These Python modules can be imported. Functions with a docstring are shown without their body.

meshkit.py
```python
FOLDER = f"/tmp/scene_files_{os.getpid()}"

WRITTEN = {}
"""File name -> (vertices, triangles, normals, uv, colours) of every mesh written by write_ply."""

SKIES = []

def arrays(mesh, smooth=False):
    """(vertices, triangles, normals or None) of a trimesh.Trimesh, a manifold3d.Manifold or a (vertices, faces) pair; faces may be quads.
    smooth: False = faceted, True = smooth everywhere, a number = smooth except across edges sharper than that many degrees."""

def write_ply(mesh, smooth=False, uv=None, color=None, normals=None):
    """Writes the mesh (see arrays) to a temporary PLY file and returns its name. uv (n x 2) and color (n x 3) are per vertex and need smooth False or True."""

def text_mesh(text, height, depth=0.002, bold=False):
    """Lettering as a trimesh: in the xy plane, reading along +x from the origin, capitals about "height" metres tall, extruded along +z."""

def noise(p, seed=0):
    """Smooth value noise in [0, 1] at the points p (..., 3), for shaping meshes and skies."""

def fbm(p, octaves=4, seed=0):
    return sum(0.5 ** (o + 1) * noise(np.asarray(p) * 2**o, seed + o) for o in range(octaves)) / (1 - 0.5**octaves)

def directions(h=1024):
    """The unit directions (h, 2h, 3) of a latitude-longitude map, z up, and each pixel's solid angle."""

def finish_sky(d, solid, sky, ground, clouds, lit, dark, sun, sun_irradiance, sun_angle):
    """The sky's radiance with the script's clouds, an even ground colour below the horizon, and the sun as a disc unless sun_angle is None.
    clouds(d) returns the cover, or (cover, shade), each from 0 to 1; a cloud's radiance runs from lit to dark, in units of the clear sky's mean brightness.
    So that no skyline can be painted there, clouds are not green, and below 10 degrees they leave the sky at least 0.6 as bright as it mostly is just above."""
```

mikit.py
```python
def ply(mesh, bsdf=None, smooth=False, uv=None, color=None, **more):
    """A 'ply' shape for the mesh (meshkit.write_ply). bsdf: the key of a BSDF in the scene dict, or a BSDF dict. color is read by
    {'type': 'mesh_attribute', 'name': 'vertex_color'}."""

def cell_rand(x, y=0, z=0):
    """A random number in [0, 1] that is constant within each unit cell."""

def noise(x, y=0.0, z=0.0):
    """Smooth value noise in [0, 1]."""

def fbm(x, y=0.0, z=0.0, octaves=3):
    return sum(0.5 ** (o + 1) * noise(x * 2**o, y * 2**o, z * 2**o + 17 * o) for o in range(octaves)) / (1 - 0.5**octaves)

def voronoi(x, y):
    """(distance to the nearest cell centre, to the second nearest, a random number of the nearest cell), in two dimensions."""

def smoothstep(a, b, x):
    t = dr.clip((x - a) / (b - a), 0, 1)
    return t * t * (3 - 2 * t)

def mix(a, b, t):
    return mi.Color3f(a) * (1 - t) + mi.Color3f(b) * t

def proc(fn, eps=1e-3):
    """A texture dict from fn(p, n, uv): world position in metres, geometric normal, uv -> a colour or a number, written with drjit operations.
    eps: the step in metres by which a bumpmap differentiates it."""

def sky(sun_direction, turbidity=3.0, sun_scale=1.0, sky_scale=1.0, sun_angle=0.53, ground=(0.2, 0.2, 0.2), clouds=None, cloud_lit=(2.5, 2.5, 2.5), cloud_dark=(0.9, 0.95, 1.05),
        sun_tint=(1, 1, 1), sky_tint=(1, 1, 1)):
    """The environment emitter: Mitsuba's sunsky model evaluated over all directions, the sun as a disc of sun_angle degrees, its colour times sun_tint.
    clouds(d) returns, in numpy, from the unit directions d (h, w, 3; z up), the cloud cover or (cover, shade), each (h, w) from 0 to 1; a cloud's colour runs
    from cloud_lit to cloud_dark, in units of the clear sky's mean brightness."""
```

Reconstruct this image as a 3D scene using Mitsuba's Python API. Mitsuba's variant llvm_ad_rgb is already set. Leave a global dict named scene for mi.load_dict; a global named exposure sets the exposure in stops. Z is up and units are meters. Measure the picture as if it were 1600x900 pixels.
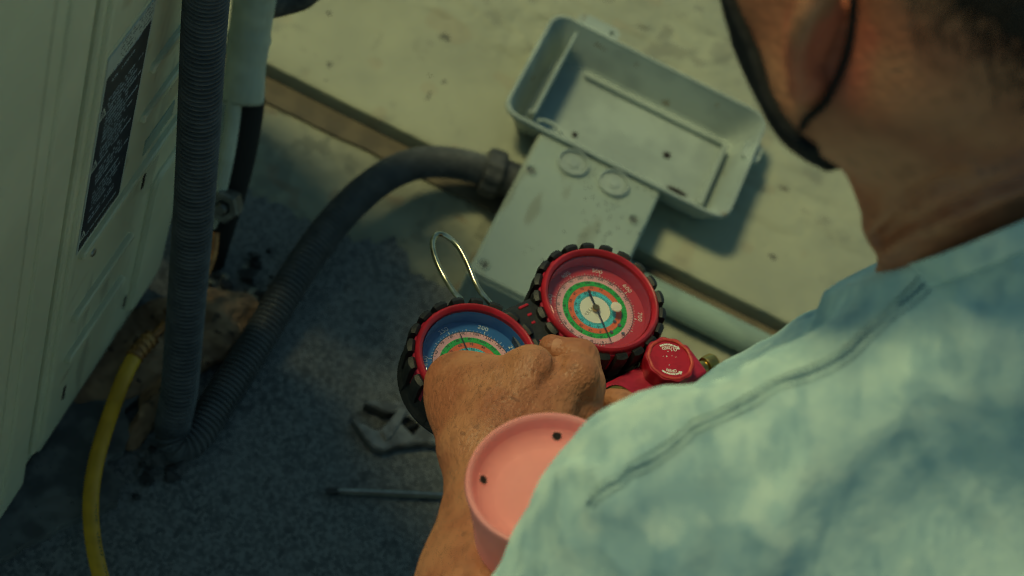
import math, random
import numpy as np, trimesh, mitsuba as mi, drjit as dr
import manifold3d as m3
import shapely.geometry as sg
from shapely import affinity
import mikit, meshkit
from mikit import proc, noise, fbm, voronoi, cell_rand, smoothstep, mix

T = mi.ScalarTransform4f
rng = np.random.default_rng(7)
random.seed(7)
A3 = lambda *v: np.array(v, float)

# ------------------------------------------------------------------ camera, light, exposure
CAM = A3(0, 0, 1.43)
FWD = A3(0.0, 0.604, -0.797); UP = A3(-0.447, 0.713, 0.540)
exposure = 1.3
SUN = A3(-0.50, 0.075, 0.865)
scene, labels = {}, {}
scene['camera'] = {'type': 'thinlens', 'fov': 29.40, 'fov_axis': 'x', 'near_clip': 0.02, 'far_clip': 2000.0,
                   'aperture_radius': 0.0058, 'focus_distance': 1.29,
                   'to_world': T().look_at(origin=CAM.tolist(), target=(CAM + FWD).tolist(), up=UP.tolist())}
scene['sky'] = mikit.sky(SUN.tolist(), turbidity=3, sun_scale=0.50, sun_angle=13.0, sun_tint=(0.90, 1.0, 0.62),
                         sky_scale=0.95, sky_tint=(0.84, 1.0, 0.66), ground=(0.12, 0.13, 0.12))

# ------------------------------------------------------------------ helpers
def lab(key, label, cat=None, group=None, kind=None):
    d = {'label': label} if label else {}
    if cat: d['category'] = cat
    if group: d['group'] = group
    if kind: d['kind'] = kind
    labels[key] = d

def num(name):
    if name not in scene and not any(k.startswith(name + '__') for k in scene): return name
    i = 1
    while f'{name}_{i:03d}' in scene or any(k.startswith(f'{name}_{i:03d}__') for k in scene): i += 1
    return f'{name}_{i:03d}'

def add(name, mesh, mat, smooth=30, **kw):
    key = num(name)
    scene[key] = mikit.ply(mesh, mat, smooth, **kw)
    return key

cat_ = trimesh.util.concatenate
def mesh(v, f): return trimesh.Trimesh(np.asarray(v, float), np.asarray(f, int), process=False)

def frame(x, y, z, o):
    M = np.eye(4); M[:3, 0], M[:3, 1], M[:3, 2], M[:3, 3] = x, y, z, o
    return M

def unit(v): v = np.asarray(v, float); return v / np.linalg.norm(v)

def spline(pts, n=60):
    from scipy.interpolate import CubicSpline
    p = np.asarray(pts, float)
    t = np.r_[0, np.cumsum(np.linalg.norm(np.diff(p, axis=0), axis=1) ** 0.6)]
    c = CubicSpline(t, p)
    q = c(np.linspace(0, t[-1], n * 8))
    s = np.r_[0, np.cumsum(np.linalg.norm(np.diff(q, axis=0), axis=1))]
    u = np.linspace(0, s[-1], n)
    return np.stack([np.interp(u, s, q[:, k]) for k in range(q.shape[1])], 1)

def tube(path, rad, n=14, caps=True):
    p = np.asarray(path, float); m = len(p)
    rad = np.broadcast_to(np.asarray(rad, float), (m,))
    t = np.gradient(p, axis=0); t /= np.linalg.norm(t, axis=1, keepdims=True)
    a = A3(0, 0, 1) if abs(t[0, 2]) < .9 else A3(1, 0, 0)
    u = unit(np.cross(t[0], a)); us = [u]
    for i in range(1, m):
        u = us[-1] - t[i] * (us[-1] @ t[i]); us.append(unit(u))
    us = np.array(us); vs = np.cross(t, us)
    th = np.arange(n) * 2 * np.pi / n
    ring = us[:, None] * np.cos(th)[None, :, None] + vs[:, None] * np.sin(th)[None, :, None]
    V = (p[:, None] + ring * rad[:, None, None]).reshape(-1, 3)
    i, j = np.meshgrid(np.arange(m - 1), np.arange(n), indexing='ij')
    a0 = (i * n + j).ravel(); b0 = (i * n + (j + 1) % n).ravel(); c0 = a0 + n; d0 = b0 + n
    F = np.vstack([np.stack([a0, b0, d0], 1), np.stack([a0, d0, c0], 1)])
    if caps:
        k = len(V); V = np.vstack([V, p[0], p[-1]]); jj = np.arange(n)
        F = np.vstack([F, np.stack([np.full(n, k), (jj + 1) % n, jj], 1), np.stack([np.full(n, k + 1), (m - 1) * n + jj, (m - 1) * n + (jj + 1) % n], 1)])
    return mesh(V, F)

def lathe(prof, n=48, wob=None):
    """prof: (r, z) list, outer surface going up or round; closed where r=0."""
    pr = np.asarray(prof, float); m = len(pr)
    th = np.arange(n) * 2 * np.pi / n
    R = pr[:, 0][:, None] * np.ones(n)[None]
    if wob is not None: R = R * (1 + wob(th)[None] * (pr[:, 0] > 0)[:, None])
    V = np.stack([R * np.cos(th), R * np.sin(th), np.repeat(pr[:, 1][:, None], n, 1)], -1).reshape(-1, 3)
    i, j = np.meshgrid(np.arange(m - 1), np.arange(n), indexing='ij')
    a0 = (i * n + j).ravel(); b0 = (i * n + (j + 1) % n).ravel(); c0 = a0 + n; d0 = b0 + n
    tm = mesh(V, np.vstack([np.stack([a0, b0, d0], 1), np.stack([a0, d0, c0], 1)]))
    tm.merge_vertices(); tm.update_faces(tm.nondegenerate_faces())
    return tm

def ring_lathe(prof, n=48, wob=None):
    return lathe(list(prof) + [prof[0]], n, wob)

def hull(pts): return trimesh.convex.convex_hull(np.asarray(pts, float))

def cbox(lo, hi, b=0.002):
    lo, hi = np.asarray(lo, float), np.asarray(hi, float); P = []
    for sx in (0, 1):
        for sy in (0, 1):
            for sz in (0, 1):
                c = np.where([sx, sy, sz], hi, lo); s = np.where([sx, sy, sz], -1, 1) * b
                for k in range(3):
                    q = c + s; q[k] = c[k]; P.append(q)
    return hull(P)

def rbox(lo, hi, r, seg=16):
    lo, hi = np.asarray(lo, float) + r, np.asarray(hi, float) - r
    s = trimesh.creation.icosphere(subdivisions=2, radius=r).vertices
    return hull(np.vstack([s + A3(*(np.where([a, b, c], hi, lo))) for a in (0, 1) for b in (0, 1) for c in (0, 1)]))

def extrude(poly, h, z0=0.0):
    polys = getattr(poly, 'geoms', [poly])
    ms = [trimesh.creation.extrude_polygon(g, h, engine='earcut') for g in polys if g.area > 1e-12]
    m = cat_(ms); m.apply_translation([0, 0, z0]); return m

def bevel_plate(poly, h, b, z0=0.0):
    """convex-ish polygon plate with a chamfered upper edge."""
    lo = extrude(poly, h - b, z0)
    a = np.array(poly.exterior.coords)[:-1]; c = np.array(poly.buffer(-b, join_style=2).exterior.coords)[:-1]
    return cat_([lo, hull(np.vstack([np.c_[a, np.full(len(a), z0 + h - b)], np.c_[c, np.full(len(c), z0 + h)]]))])

def rrect(x0, y0, x1, y1, r): return sg.box(x0 + r, y0 + r, x1 - r, y1 - r).buffer(r, quad_segs=6)

def tf(m, M): m = m.copy(); m.apply_transform(M); return m
def mv(m, *t): m = m.copy(); m.apply_translation(t); return m

def surface_nets(sdf, lo, hi, h, B=16):
    """sparse surface nets of the signed distance function sdf(points) -> one mesh."""
    lo = np.asarray(lo, float); nb = np.ceil((np.asarray(hi) - lo) / (h * B)).astype(int)
    blocks = np.stack(np.meshgrid(*[np.arange(k) for k in nb], indexing='ij'), -1).reshape(-1, 3)
    cen = lo + (blocks + .5) * B * h
    blocks = blocks[np.abs(sdf(cen)) < B * h * .5 * 1.95 + 0.006]
    g = np.stack(np.meshgrid(*[np.arange(B + 1)] * 3, indexing='ij'), -1).reshape(-1, 3)
    keys, verts, edges = [], [], []
    N = nb * B + 2
    kid = lambda q: (q[..., 0].astype(np.int64) * N[1] + q[..., 1]) * N[2] + q[..., 2]
    corners = np.array([[a, b, c] for a in (0, 1) for b in (0, 1) for c in (0, 1)])
    pairs = [(a, b) for a in range(8) for b in range(8) if a < b and np.abs(corners[a] - corners[b]).sum() == 1]
    for s in range(0, len(blocks), 256):
        bl = blocks[s:s + 256]
        ip = bl[:, None] * B + g[None]
        val = sdf((lo + ip * h).reshape(-1, 3)).reshape(len(bl), B + 1, B + 1, B + 1)
        neg = val < 0
        cn = np.stack([neg[:, a:a + B, b:b + B, c:c + B] for a, b, c in corners], -1)
        act = cn.any(-1) & ~cn.all(-1)
        w = np.argwhere(act)
        if not len(w): continue
        cv = np.stack([val[w[:, 0], w[:, 1] + a, w[:, 2] + b, w[:, 3] + c] for a, b, c in corners], 1)
        acc, cnt = np.zeros((len(w), 3)), np.zeros(len(w))
        for a, b in pairs:
            va, vb = cv[:, a], cv[:, b]; x = (va < 0) != (vb < 0)
            t = np.where(x, va / np.where(x, va - vb, 1), 0)
            acc += np.where(x[:, None], corners[a] + t[:, None] * (corners[b] - corners[a]), 0); cnt += x
        cell = bl[w[:, 0]] * B + w[:, 1:]
        verts.append(lo + (cell + acc / cnt[:, None]) * h); keys.append(kid(cell))
        for ax in range(3):
            d = np.zeros(3, int); d[ax] = 1
            v0 = neg[:, :B, :B, :B]; v1 = neg[:, d[0]:B + d[0], d[1]:B + d[1], d[2]:B + d[2]]
            e = np.argwhere(v0 != v1)
            if len(e):
                edges.append(np.c_[bl[e[:, 0]] * B + e[:, 1:], np.full(len(e), ax), v0[e[:, 0], e[:, 1], e[:, 2], e[:, 3]]])
    keys = np.concatenate(keys); V = np.concatenate(verts); E = np.concatenate(edges)
    o = np.argsort(keys); keys, V = keys[o], V[o]
    F = []
    for ax in range(3):
        e = E[E[:, 3] == ax]; q = e[:, :3]; u, v = np.eye(3, dtype=int)[(ax + 1) % 3], np.eye(3, dtype=int)[(ax + 2) % 3]
        idx, ok = [], np.ones(len(q), bool)
        for off in (-u - v, -v, 0 * u, -u):
            k = kid(q + off); i = np.clip(np.searchsorted(keys, k), 0, len(keys) - 1)
            ok &= keys[i] == k; idx.append(i)
        Q = np.stack(idx, 1)[ok]; fl = e[ok, 4] == 0
        Q[fl] = Q[fl][:, ::-1]
        F += [Q[:, [0, 1, 2]], Q[:, [0, 2, 3]]]
    return mesh(V, np.vstack(F))

def smin(a, b, k):
    hh = np.maximum(k - np.abs(a - b), 0) / k
    return np.minimum(a, b) - hh * hh * k * .25

def cone(p, a, b, ra, rb):
    a, b = np.asarray(a, float), np.asarray(b, float)
    ab = b - a; t = np.clip(((p - a) @ ab) / (ab @ ab), 0, 1)
    return np.linalg.norm(p - a - t[:, None] * ab, axis=1) - (ra + (rb - ra) * t)

def ell(p, c, axes, rad):
    q = (p - c) @ np.asarray(axes, float).T / np.asarray(rad, float)
    k0 = np.linalg.norm(q, axis=1); k1 = np.linalg.norm(q / np.asarray(rad, float), axis=1)
    return k0 * (k0 - 1) / np.maximum(k1, 1e-9)

# ------------------------------------------------------------------ materials
def rgb(*c): return {'type': 'rgb', 'value': list(c)}
def mat(key, color, rough=.6, bump=None, bscale=1.0, two=True, **kw):
    b = {'type': 'principled', 'base_color': color if isinstance(color, dict) else rgb(*color), 'roughness': rough, **kw}
    if bump is not None: b = {'type': 'bumpmap', 'arbitrary': bump, 'scale': bscale, 'bsdf': b}
    if two: b = {'type': 'twosided', 'bsdf': b}
    scene[key] = b
    return key

def speck(c1, c2, s, lo=.35, hi=.65, c3=None, s3=400, t3=.72):
    def fn(p, n, uv):
        c = mix(c1, c2, smoothstep(lo, hi, fbm(p.x * s, p.y * s, p.z * s, 4)))
        if c3 is not None: c = mix(c, c3, smoothstep(t3, t3 + .1, noise(p.x * s3, p.y * s3, p.z * s3)))
        return c
    return proc(fn)

def cream_fn(p, n, uv):
    c = mix((.365, .372, .268), (.30, .31, .235), smoothstep(.3, .7, fbm(p.x * 14, p.y * 14, p.z * 14, 4)))
    c = mix(c, (.20, .20, .16), .55 * smoothstep(.58, .76, fbm(p.x * 45 + 3, p.y * 45, p.z * 30, 3)))
    c = mix(c, (.30, .17, .09),   .15 * smoothstep(.78, .84, noise(p.x * 38, p.y * 38, 5.0)))
    v = voronoi(p.x * 17, p.y * 17)
    c = mix(c, (.10, .09, .07), .85 * smoothstep(.20, .08, v[0] + .25 * noise(p.x * 160, p.y * 160)) * smoothstep(.86, .9, v[2]))
    return c
CHIPS = [(-.1691, 1.3037, .0060, .0042), (-.2761, 1.2655, .0032, .0026), (-.2499, 1.2087, .0022, .0050), (-.2443, 1.1892, .0016, .0030), (-.162, 1.2526, .0024, .0018), (-.1541, 1.2278, .0012, .0055), (-.1466, 1.2537, .0012, .0030), (.0935, 1.2467, .003, .002), (.21, 1.24, .004, .003)]
def ledge_fn(p, n, uv):
    c = cream_fn(p, n, uv)
    for x, y, a, b in CHIPS:
        wx = (p.x - x + .004 * (noise(p.x * 300, p.y * 300, 2.0) - .5)) / a; wy = (p.y - y + .004 * (noise(p.x * 300, p.y * 300, 5.0) - .5)) / b
        c = mix(c, (.085, .085, .075), .8 * smoothstep(1.25, .75, dr.sqrt(wx * wx + wy * wy)))
    return c
def floor_fn(p, n, uv):
    c = mix((.33, .325, .235), (.26, .26, .19), smoothstep(.3, .7, fbm(p.x * 22, p.y * 22, 0, 4)))
    c = mix(c, (.16, .165, .13), .6 * smoothstep(.52, .72, fbm(p.x * 60 + 3, p.y * 46, 2.0, 4)))
    return mix(c, (.24, .13, .075), .3 * smoothstep(.78, .86, noise(p.x * 70, p.y * 70, 5.0)))
mat('mat_floor', proc(floor_fn), .8, proc(lambda p, n, uv: fbm(p.x * 90, p.y * 90, p.z * 60, 4) * .0024), 1.0)
def ledge_bump(p, n, uv):
    wav = fbm(p.x * 34 + 2.2 * fbm(p.x * 12, p.y * 12, 1.0), p.y * 95 + 3 * fbm(p.x * 9, p.y * 9, 3.0), 0, 3) * .0055
    k = smoothstep(-.03, .03, p.y - 1.30 + .10 * (fbm(p.x * 7, p.y * 7, 2.0, 3) - .5) + .05 * smoothstep(-.1, .1, p.x))
    return fbm(p.x * 60 + 1, p.y * 60, p.z * 60, 4) * .0026 + wav * k
mat('mat_ledge', proc(ledge_fn), .78, proc(ledge_bump), 1.0)
mat('mat_cream', proc(cream_fn), .75, proc(lambda p, n, uv: fbm(p.x * 60, p.y * 60, p.z * 60, 4) * .0022), 1.0)
mat('mat_strip', speck((.15, .12, .08), (.11, .09, .065), 60), .9)  # brown mortar tone, darkened to carry the shade under the step
def bit_fn(p, n, uv):
    c = mix((.092, .098, .100), (.205, .210, .205), smoothstep(.25, .75, fbm(p.x * 420, p.y * 420, p.z * 420, 3)))
    c = mix(c, (.215, .218, .212), .25 * smoothstep(.45, .7, fbm(p.x * 34, p.y * 34, 0, 3)))
    return mix(c, (.055, .060, .064), .65 * smoothstep(.74, .82, noise(p.x * 210, p.y * 210, 7.0)) * smoothstep(.45, .6, fbm(p.x * 40, p.y * 40, 2.0, 2)))
mat('mat_bitumen', proc(bit_fn), .85, proc(lambda p, n, uv: fbm(p.x * 300, p.y * 300, p.z * 300, 3) * .0016), 1.0)
mat('mat_concrete', speck((.15, .155, .15), (.08, .085, .085), 60, c3=(.06, .06, .06), s3=420, t3=.78), .9,
    proc(lambda p, n, uv: fbm(p.x * 120, p.y * 120, p.z * 120, 4) * .003), 1.0)
def ac_fn(p, n, uv):
    c = mix((.56, .56, .40), (.50, .505, .36), fbm(p.y * 9, p.z * 5, 0, 3))
    c = mix(c, (.26, .25, .18), .5 * smoothstep(.60, .8, fbm(p.y * 55, p.z * 11, 3.0, 3)))
    return mix(c, (.30, .24, .13), .45 * smoothstep(.66, .78, fbm(p.y * 26, p.z * 26 + 9, 0, 3)))
mat('mat_casing', proc(ac_fn), .42)
mat('mat_casing_clean', speck((.60, .60, .43), (.54, .545, .39), 10), .38)
mat('mat_dark_metal', (.05, .05, .05), .5, metallic=.6)
mat('mat_steel', speck((.42, .42, .38), (.30, .30, .27), 120), .33, metallic=1.0)
mat('mat_tool', speck((.26, .255, .235), (.13, .125, .115), 90), .45, metallic=.75)
mat('mat_wire', speck((.62, .58, .40), (.45, .41, .27), 260), .16, metallic=1.0)
mat('mat_brass', speck((.55, .38, .12), (.33, .22, .07), 180), .3, metallic=1.0)
mat('mat_copper', speck((.50, .25, .09), (.30, .14, .06), 120), .38, metallic=.85)
mat('mat_conduit', speck((.075, .082, .088), (.105, .112, .118), 90), .5)
mat('mat_gland', speck((.030, .033, .037), (.06, .062, .062), 160), .6)
def box_fn(p, n, uv):
    c = mix((.31, .37, .33), (.27, .33, .295), fbm(p.x * 30, p.y * 30, p.z * 30, 3))
    v = voronoi(p.x * 210, p.y * 210)
    d = smoothstep(.30, .18, v[0]) * smoothstep(.72, .78, v[2]) * smoothstep(.46, .58, fbm(p.x * 26 + 1, p.y * 26, 0, 2))
    c = mix(c, (.17, .17, .12), .5 * smoothstep(.56, .72, fbm(p.x * 70, p.y * 16, 4.0, 3)))
    return mix(c, (.07, .085, .08), .85 * d)
mat('mat_box', proc(box_fn), .5)
mat('mat_tray', speck((.36, .42, .385), (.28, .33, .31), 26, c3=(.22, .20, .14), s3=90, t3=.86), .5)
mat('mat_pipe_green', speck((.27, .36, .30), (.22, .30, .26), 40), .5)
mat('mat_tape', speck((.56, .58, .46), (.44, .47, .38), 34), .55, proc(lambda p, n, uv: fbm(p.x * 50, p.y * 50, p.z * 160, 3) * .003), 1.0)
mat('mat_foam', speck((.34, .21, .12), (.20, .12, .07), 60, c3=(.08, .05, .03), s3=150), .95,
    proc(lambda p, n, uv: fbm(p.x * 150, p.y * 150, p.z * 150, 3) * .006), 1.0)
mat('mat_black_foam', (.012, .012, .012), .9)
mat('mat_pebble', speck((.36, .35, .27), (.24, .23, .18), 200), .8)
mat('mat_pebble_dark', speck((.05, .05, .05), (.025, .025, .027), 200), .8)
mat('mat_yellow_hose', speck((.74, .40, .025), (.62, .33, .02), 70), .42)
mat('mat_ink', (.02, .018, .012), .6)
mat('mat_rubber', speck((.007, .008, .009), (.014, .015, .016), 240, lo=.45, hi=.75), .55)
mat('mat_red', speck((.46, .012, .030), (.36, .010, .024), 90), .38)
mat('mat_red_matt', speck((.42, .012, .045), (.34, .010, .035), 120), .45)
mat('mat_red_edge', speck((.60, .075, .045), (.46, .025, .03), 150), .5)
mat('mat_white_ink', (.72, .72, .66), .6)
mat('mat_lens_ring', (.5, .5, .5), .25)
scene['mat_glass'] = {'type': 'thindielectric', 'int_ior': 1.49}
mat('mat_clear_plug', (.75, .68, .55), .25, spec_trans=.0)
mat('mat_pink', speck((.83, .295, .275), (.79, .27, .25), 20), .36, clearcoat=.4, clearcoat_gloss=.9)
mat('mat_pink_matt', speck((.85, .31, .285), (.80, .28, .26), 34), .62, specular=.3)
mat('mat_hole', (.01, .006, .006), .8)

# ------------------------------------------------------------------ the setting
ground = sg.box(-8, -8, 8, 1.175)
gm = extrude(sg.box(-60, -60, 60, 1.176), .3, -.3)
scene['floor'] = mikit.ply(gm, 'mat_floor', False); lab('floor', 'cream painted concrete floor strip along the step', kind='structure')
# dark coating: a ragged-edged sheet on the floor
xs = np.arange(-3, 3.0001, .004)
edge = 1.046 + .012 * (meshkit.fbm(np.c_[xs * 22, xs * 0, xs * 0], 4, 3) - .5) + .012 * (meshkit.noise(np.c_[xs * 190, xs * 0, xs * 0], 5) - .5)
edge += .02 * np.exp(-((xs + .115) / .02) ** 2) - .018 * np.clip((xs - .0) * 3, 0, 1)
ct = sg.Polygon(np.vstack([np.c_[xs, edge], [[3, -3], [-3, -3]]])).buffer(0)
scene['dark_coating'] = mikit.ply(extrude(ct, .004, 0.0005), 'mat_bitumen', False)
lab('dark_coating', 'dark grey granular roof coating with ragged painted edge', kind='structure')
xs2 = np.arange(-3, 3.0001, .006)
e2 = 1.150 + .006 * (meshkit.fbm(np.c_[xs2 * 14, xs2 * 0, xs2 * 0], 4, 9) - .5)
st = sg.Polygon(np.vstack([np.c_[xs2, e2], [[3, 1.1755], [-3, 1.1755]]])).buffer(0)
scene['mortar_shade_strip'] = mikit.ply(extrude(st, .003, 0.0005), 'mat_strip', False)  # bare mortar and the shade of the step, painted as one brown band
lab('mortar_shade_strip', 'brown strip along the foot of the step, bare mortar with painted shade', kind='structure')
# ledge: riser, gentle slope, rougher towards the back
def ledge_mesh(prof, x0, x1, nx, bump=0.0, seed=1):
    pr = np.asarray(prof, float); X = np.linspace(x0, x1, nx)
    V = np.array([[x, y, z] for x in X for y, z in pr])
    if bump: V[:, 2] += bump * (meshkit.fbm(V * 9, 3, seed) - .5) * (V[:, 2] > .015)
    m = len(pr); F = []
    for i in range(nx - 1):
        for j in range(m - 1):
            a = i * m + j; F += [[a, a + m, a + m + 1], [a, a + m + 1, a + 1]]
    return mesh(V, F)
prof = [(1.177, -.2), (1.177, .016), (1.1782, .0188), (1.182, .0208), (1.195, .0213), (1.22, .0217), (1.25, .0222), (1.28, .0230), (1.31, .0246), (1.34, .0265), (1.40, .030), (1.55, .036), (2.0, .05), (6.0, .06)]
scene['ledge'] = mikit.ply(ledge_mesh(prof, -4, 4, 400, .0035), 'mat_ledge', 30); lab('ledge', 'worn cream painted concrete step, roughly trowelled towards the back', kind='structure')

# ------------------------------------------------------------------ outdoor unit
AX = -.275
u = 'outdoor_unit'
lab(u, 'cream sheet metal outdoor air conditioner unit with dark data plate on its side', 'air conditioner')
add(u + '__casing', cbox((-.98, .50, .03), (AX - .004, .905, .738), .004), 'mat_casing')
def plate(y0, z0, y1, z1, t, r=.006, x=AX - .004, b=.0015, m='mat_casing', name='panel', **k):
    P = bevel_plate(rrect(y0, z0, y1, z1, r), t, min(b, t * .6))
    M = frame((0, 1, 0), (0, 0, 1), (1, 0, 0), (x, 0, 0))
    return tf(P, M)
add(u + '__side_panel', plate(.7005, .034, .903, .736, .004), 'mat_casing')
add(u + '__front_flange', cat_([plate(.505, .040, .6185, .736, .0075, .004), plate(.6215, .032, .675, .736, .0065, .004)]), 'mat_casing_clean')
add(u + '__corner_trim', plate(.6785, .07, .6985, .736, .0085, .004), 'mat_casing_clean')
for (y0, z0, y1, z1, t) in [(.637, .06, .641, .655, .002), (.6855, .085, .692, .655, .003)]:
    add(u + '__rib', plate(y0, z0, y1, z1, t, min(y1 - y0, z1 - z0) * .49, AX + (.0025 if y0 < .68 else .0045), .0012), 'mat_casing_clean')
for (y0, z0, y1, z1, t) in [(.716, .292, .897, .301, .0045), (.722, .202, .812, .212, .005), (.722, .144, .812, .1535, .005), (.785, .424, .895, .433, .004), (.785, .371, .895, .380, .004)]:
    add(u + '__rib', plate(y0, z0, y1, z1, t, (z1 - z0) * .49, AX - .0002, .0014), 'mat_casing_clean')
add(u + '__embossed_panel', plate(.838, .055, .895, .245, .0045, .012, AX - .0002, .003), 'mat_casing_clean')
add(u + '__base_rail', cbox((AX - .05, .51, .0), (AX - .006, .90, .0295), .003), 'mat_dark_metal')
for z in (.60, .075): add(u + '__slot', plate(.731, z - .02 * (z > .5), .735, z + .055 if z > .5 else z + .02, .0006, .0015, AX, .0003), 'mat_hole')
for y, z in ((.816, .258), (.83, .075), (.86, .05)):
    add(u + '__slot', plate(y, z, y + .004, z + .018, .0006, .0015, AX, .0003), 'mat_hole')
for y, z in ((.742, .27), (.887, .335)):
    add(u + '__screw', tf(lathe([(.0035, 0), (.0032, .0014), (.002, .002), (0, .0021)], 16), frame((0, 1, 0), (0, 0, 1), (1, 0, 0), (AX - .0002, y, z))), 'mat_steel')
u2 = 'outdoor_unit_001'  # unseen unit, added so that its shadow covers the floor
lab(u2, 'unseen cream outdoor unit added behind the first to shade the floor', 'air conditioner')
add(u2 + '__casing', cbox((-1.08, .935, .03), (-.404, 1.158, .715), .004), 'mat_casing')
add(u2 + '__side_panel', plate(.945, .036, 1.148, .706, .004, x=-.404), 'mat_casing')
add(u2 + '__base_rail', cbox((-.46, .945, .0), (-.412, 1.148, .0295), .003), 'mat_dark_metal')
# data plate
def sticker_fn(p, n, uv):
    y, z = (p.y - .7085) / .062, (p.z - .309) / .209      # 0..1 across, up
    row = z * 44; fr = row - dr.floor(row)
    wd = noise(y * 55, dr.floor(row) * 7.3); gap = cell_rand(dr.floor(row), 3.0)
    on = dr.select((fr > .30) & (fr < .78) & (wd > .36) & (y > .17) & (y < .55 + .42 * gap) & (gap > .10), 1.0, 0.0)
    c = mix((.009, .016, .030), (.27, .36, .44), on * .85)
    # pale head band with a line of print
    head = smoothstep(.90, .905, z)
    c = mix(c, mix((.42, .47, .43), (.08, .10, .10), dr.select((fr > .3) & (fr < .7) & (wd > .45) & (y > .25), 1.0, 0.0)), head)
    # pale triangles at the left of three blocks
    for z0 in (.70, .44, .06):
        tz = (z - z0) / .055; ty = (y - .09) / .075
        tri = dr.select((tz > 0) & (tz < 1) & (dr.abs(ty) < 1 - tz), 1.0, 0.0) - dr.select((tz > .15) & (tz < .72) & (dr.abs(ty) < .72 - tz), 1.0, 0.0) * .8
        c = mix(c, (.42, .47, .43), tri)
    c = mix(c, (.010, .014, .018), dr.select((z > .02) & (z < .045), 1.0, 0.0))
    e = dr.maximum(dr.maximum(.03 - y, y - .965), dr.maximum(.008 - z, z - .993))
    return mix(c, (.40, .45, .42), smoothstep(-.003, .003, e))
mat('mat_data_plate', proc(sticker_fn), .35)
# (a sheared quadrilateral in the photo is a plain rectangle in the place)
add(u + '__data_plate', plate(.7085, .309, .7705, .518, .0012, .0006, AX + .0002, .0002), 'mat_data_plate')
lab(u + '__data_plate', 'dark printed data plate with pale border and rows of small text')
add(u + '__plate_holder', plate(.7065, .3025, .7725, .5215, .0006, .001, AX - .0002, .0002), 'mat_casing_clean')
add(u + '__small_sticker', plate(.805, .312, .85, .330, .0006, .001, AX + .0001, .0002), 'mat_pipe_green')

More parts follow.
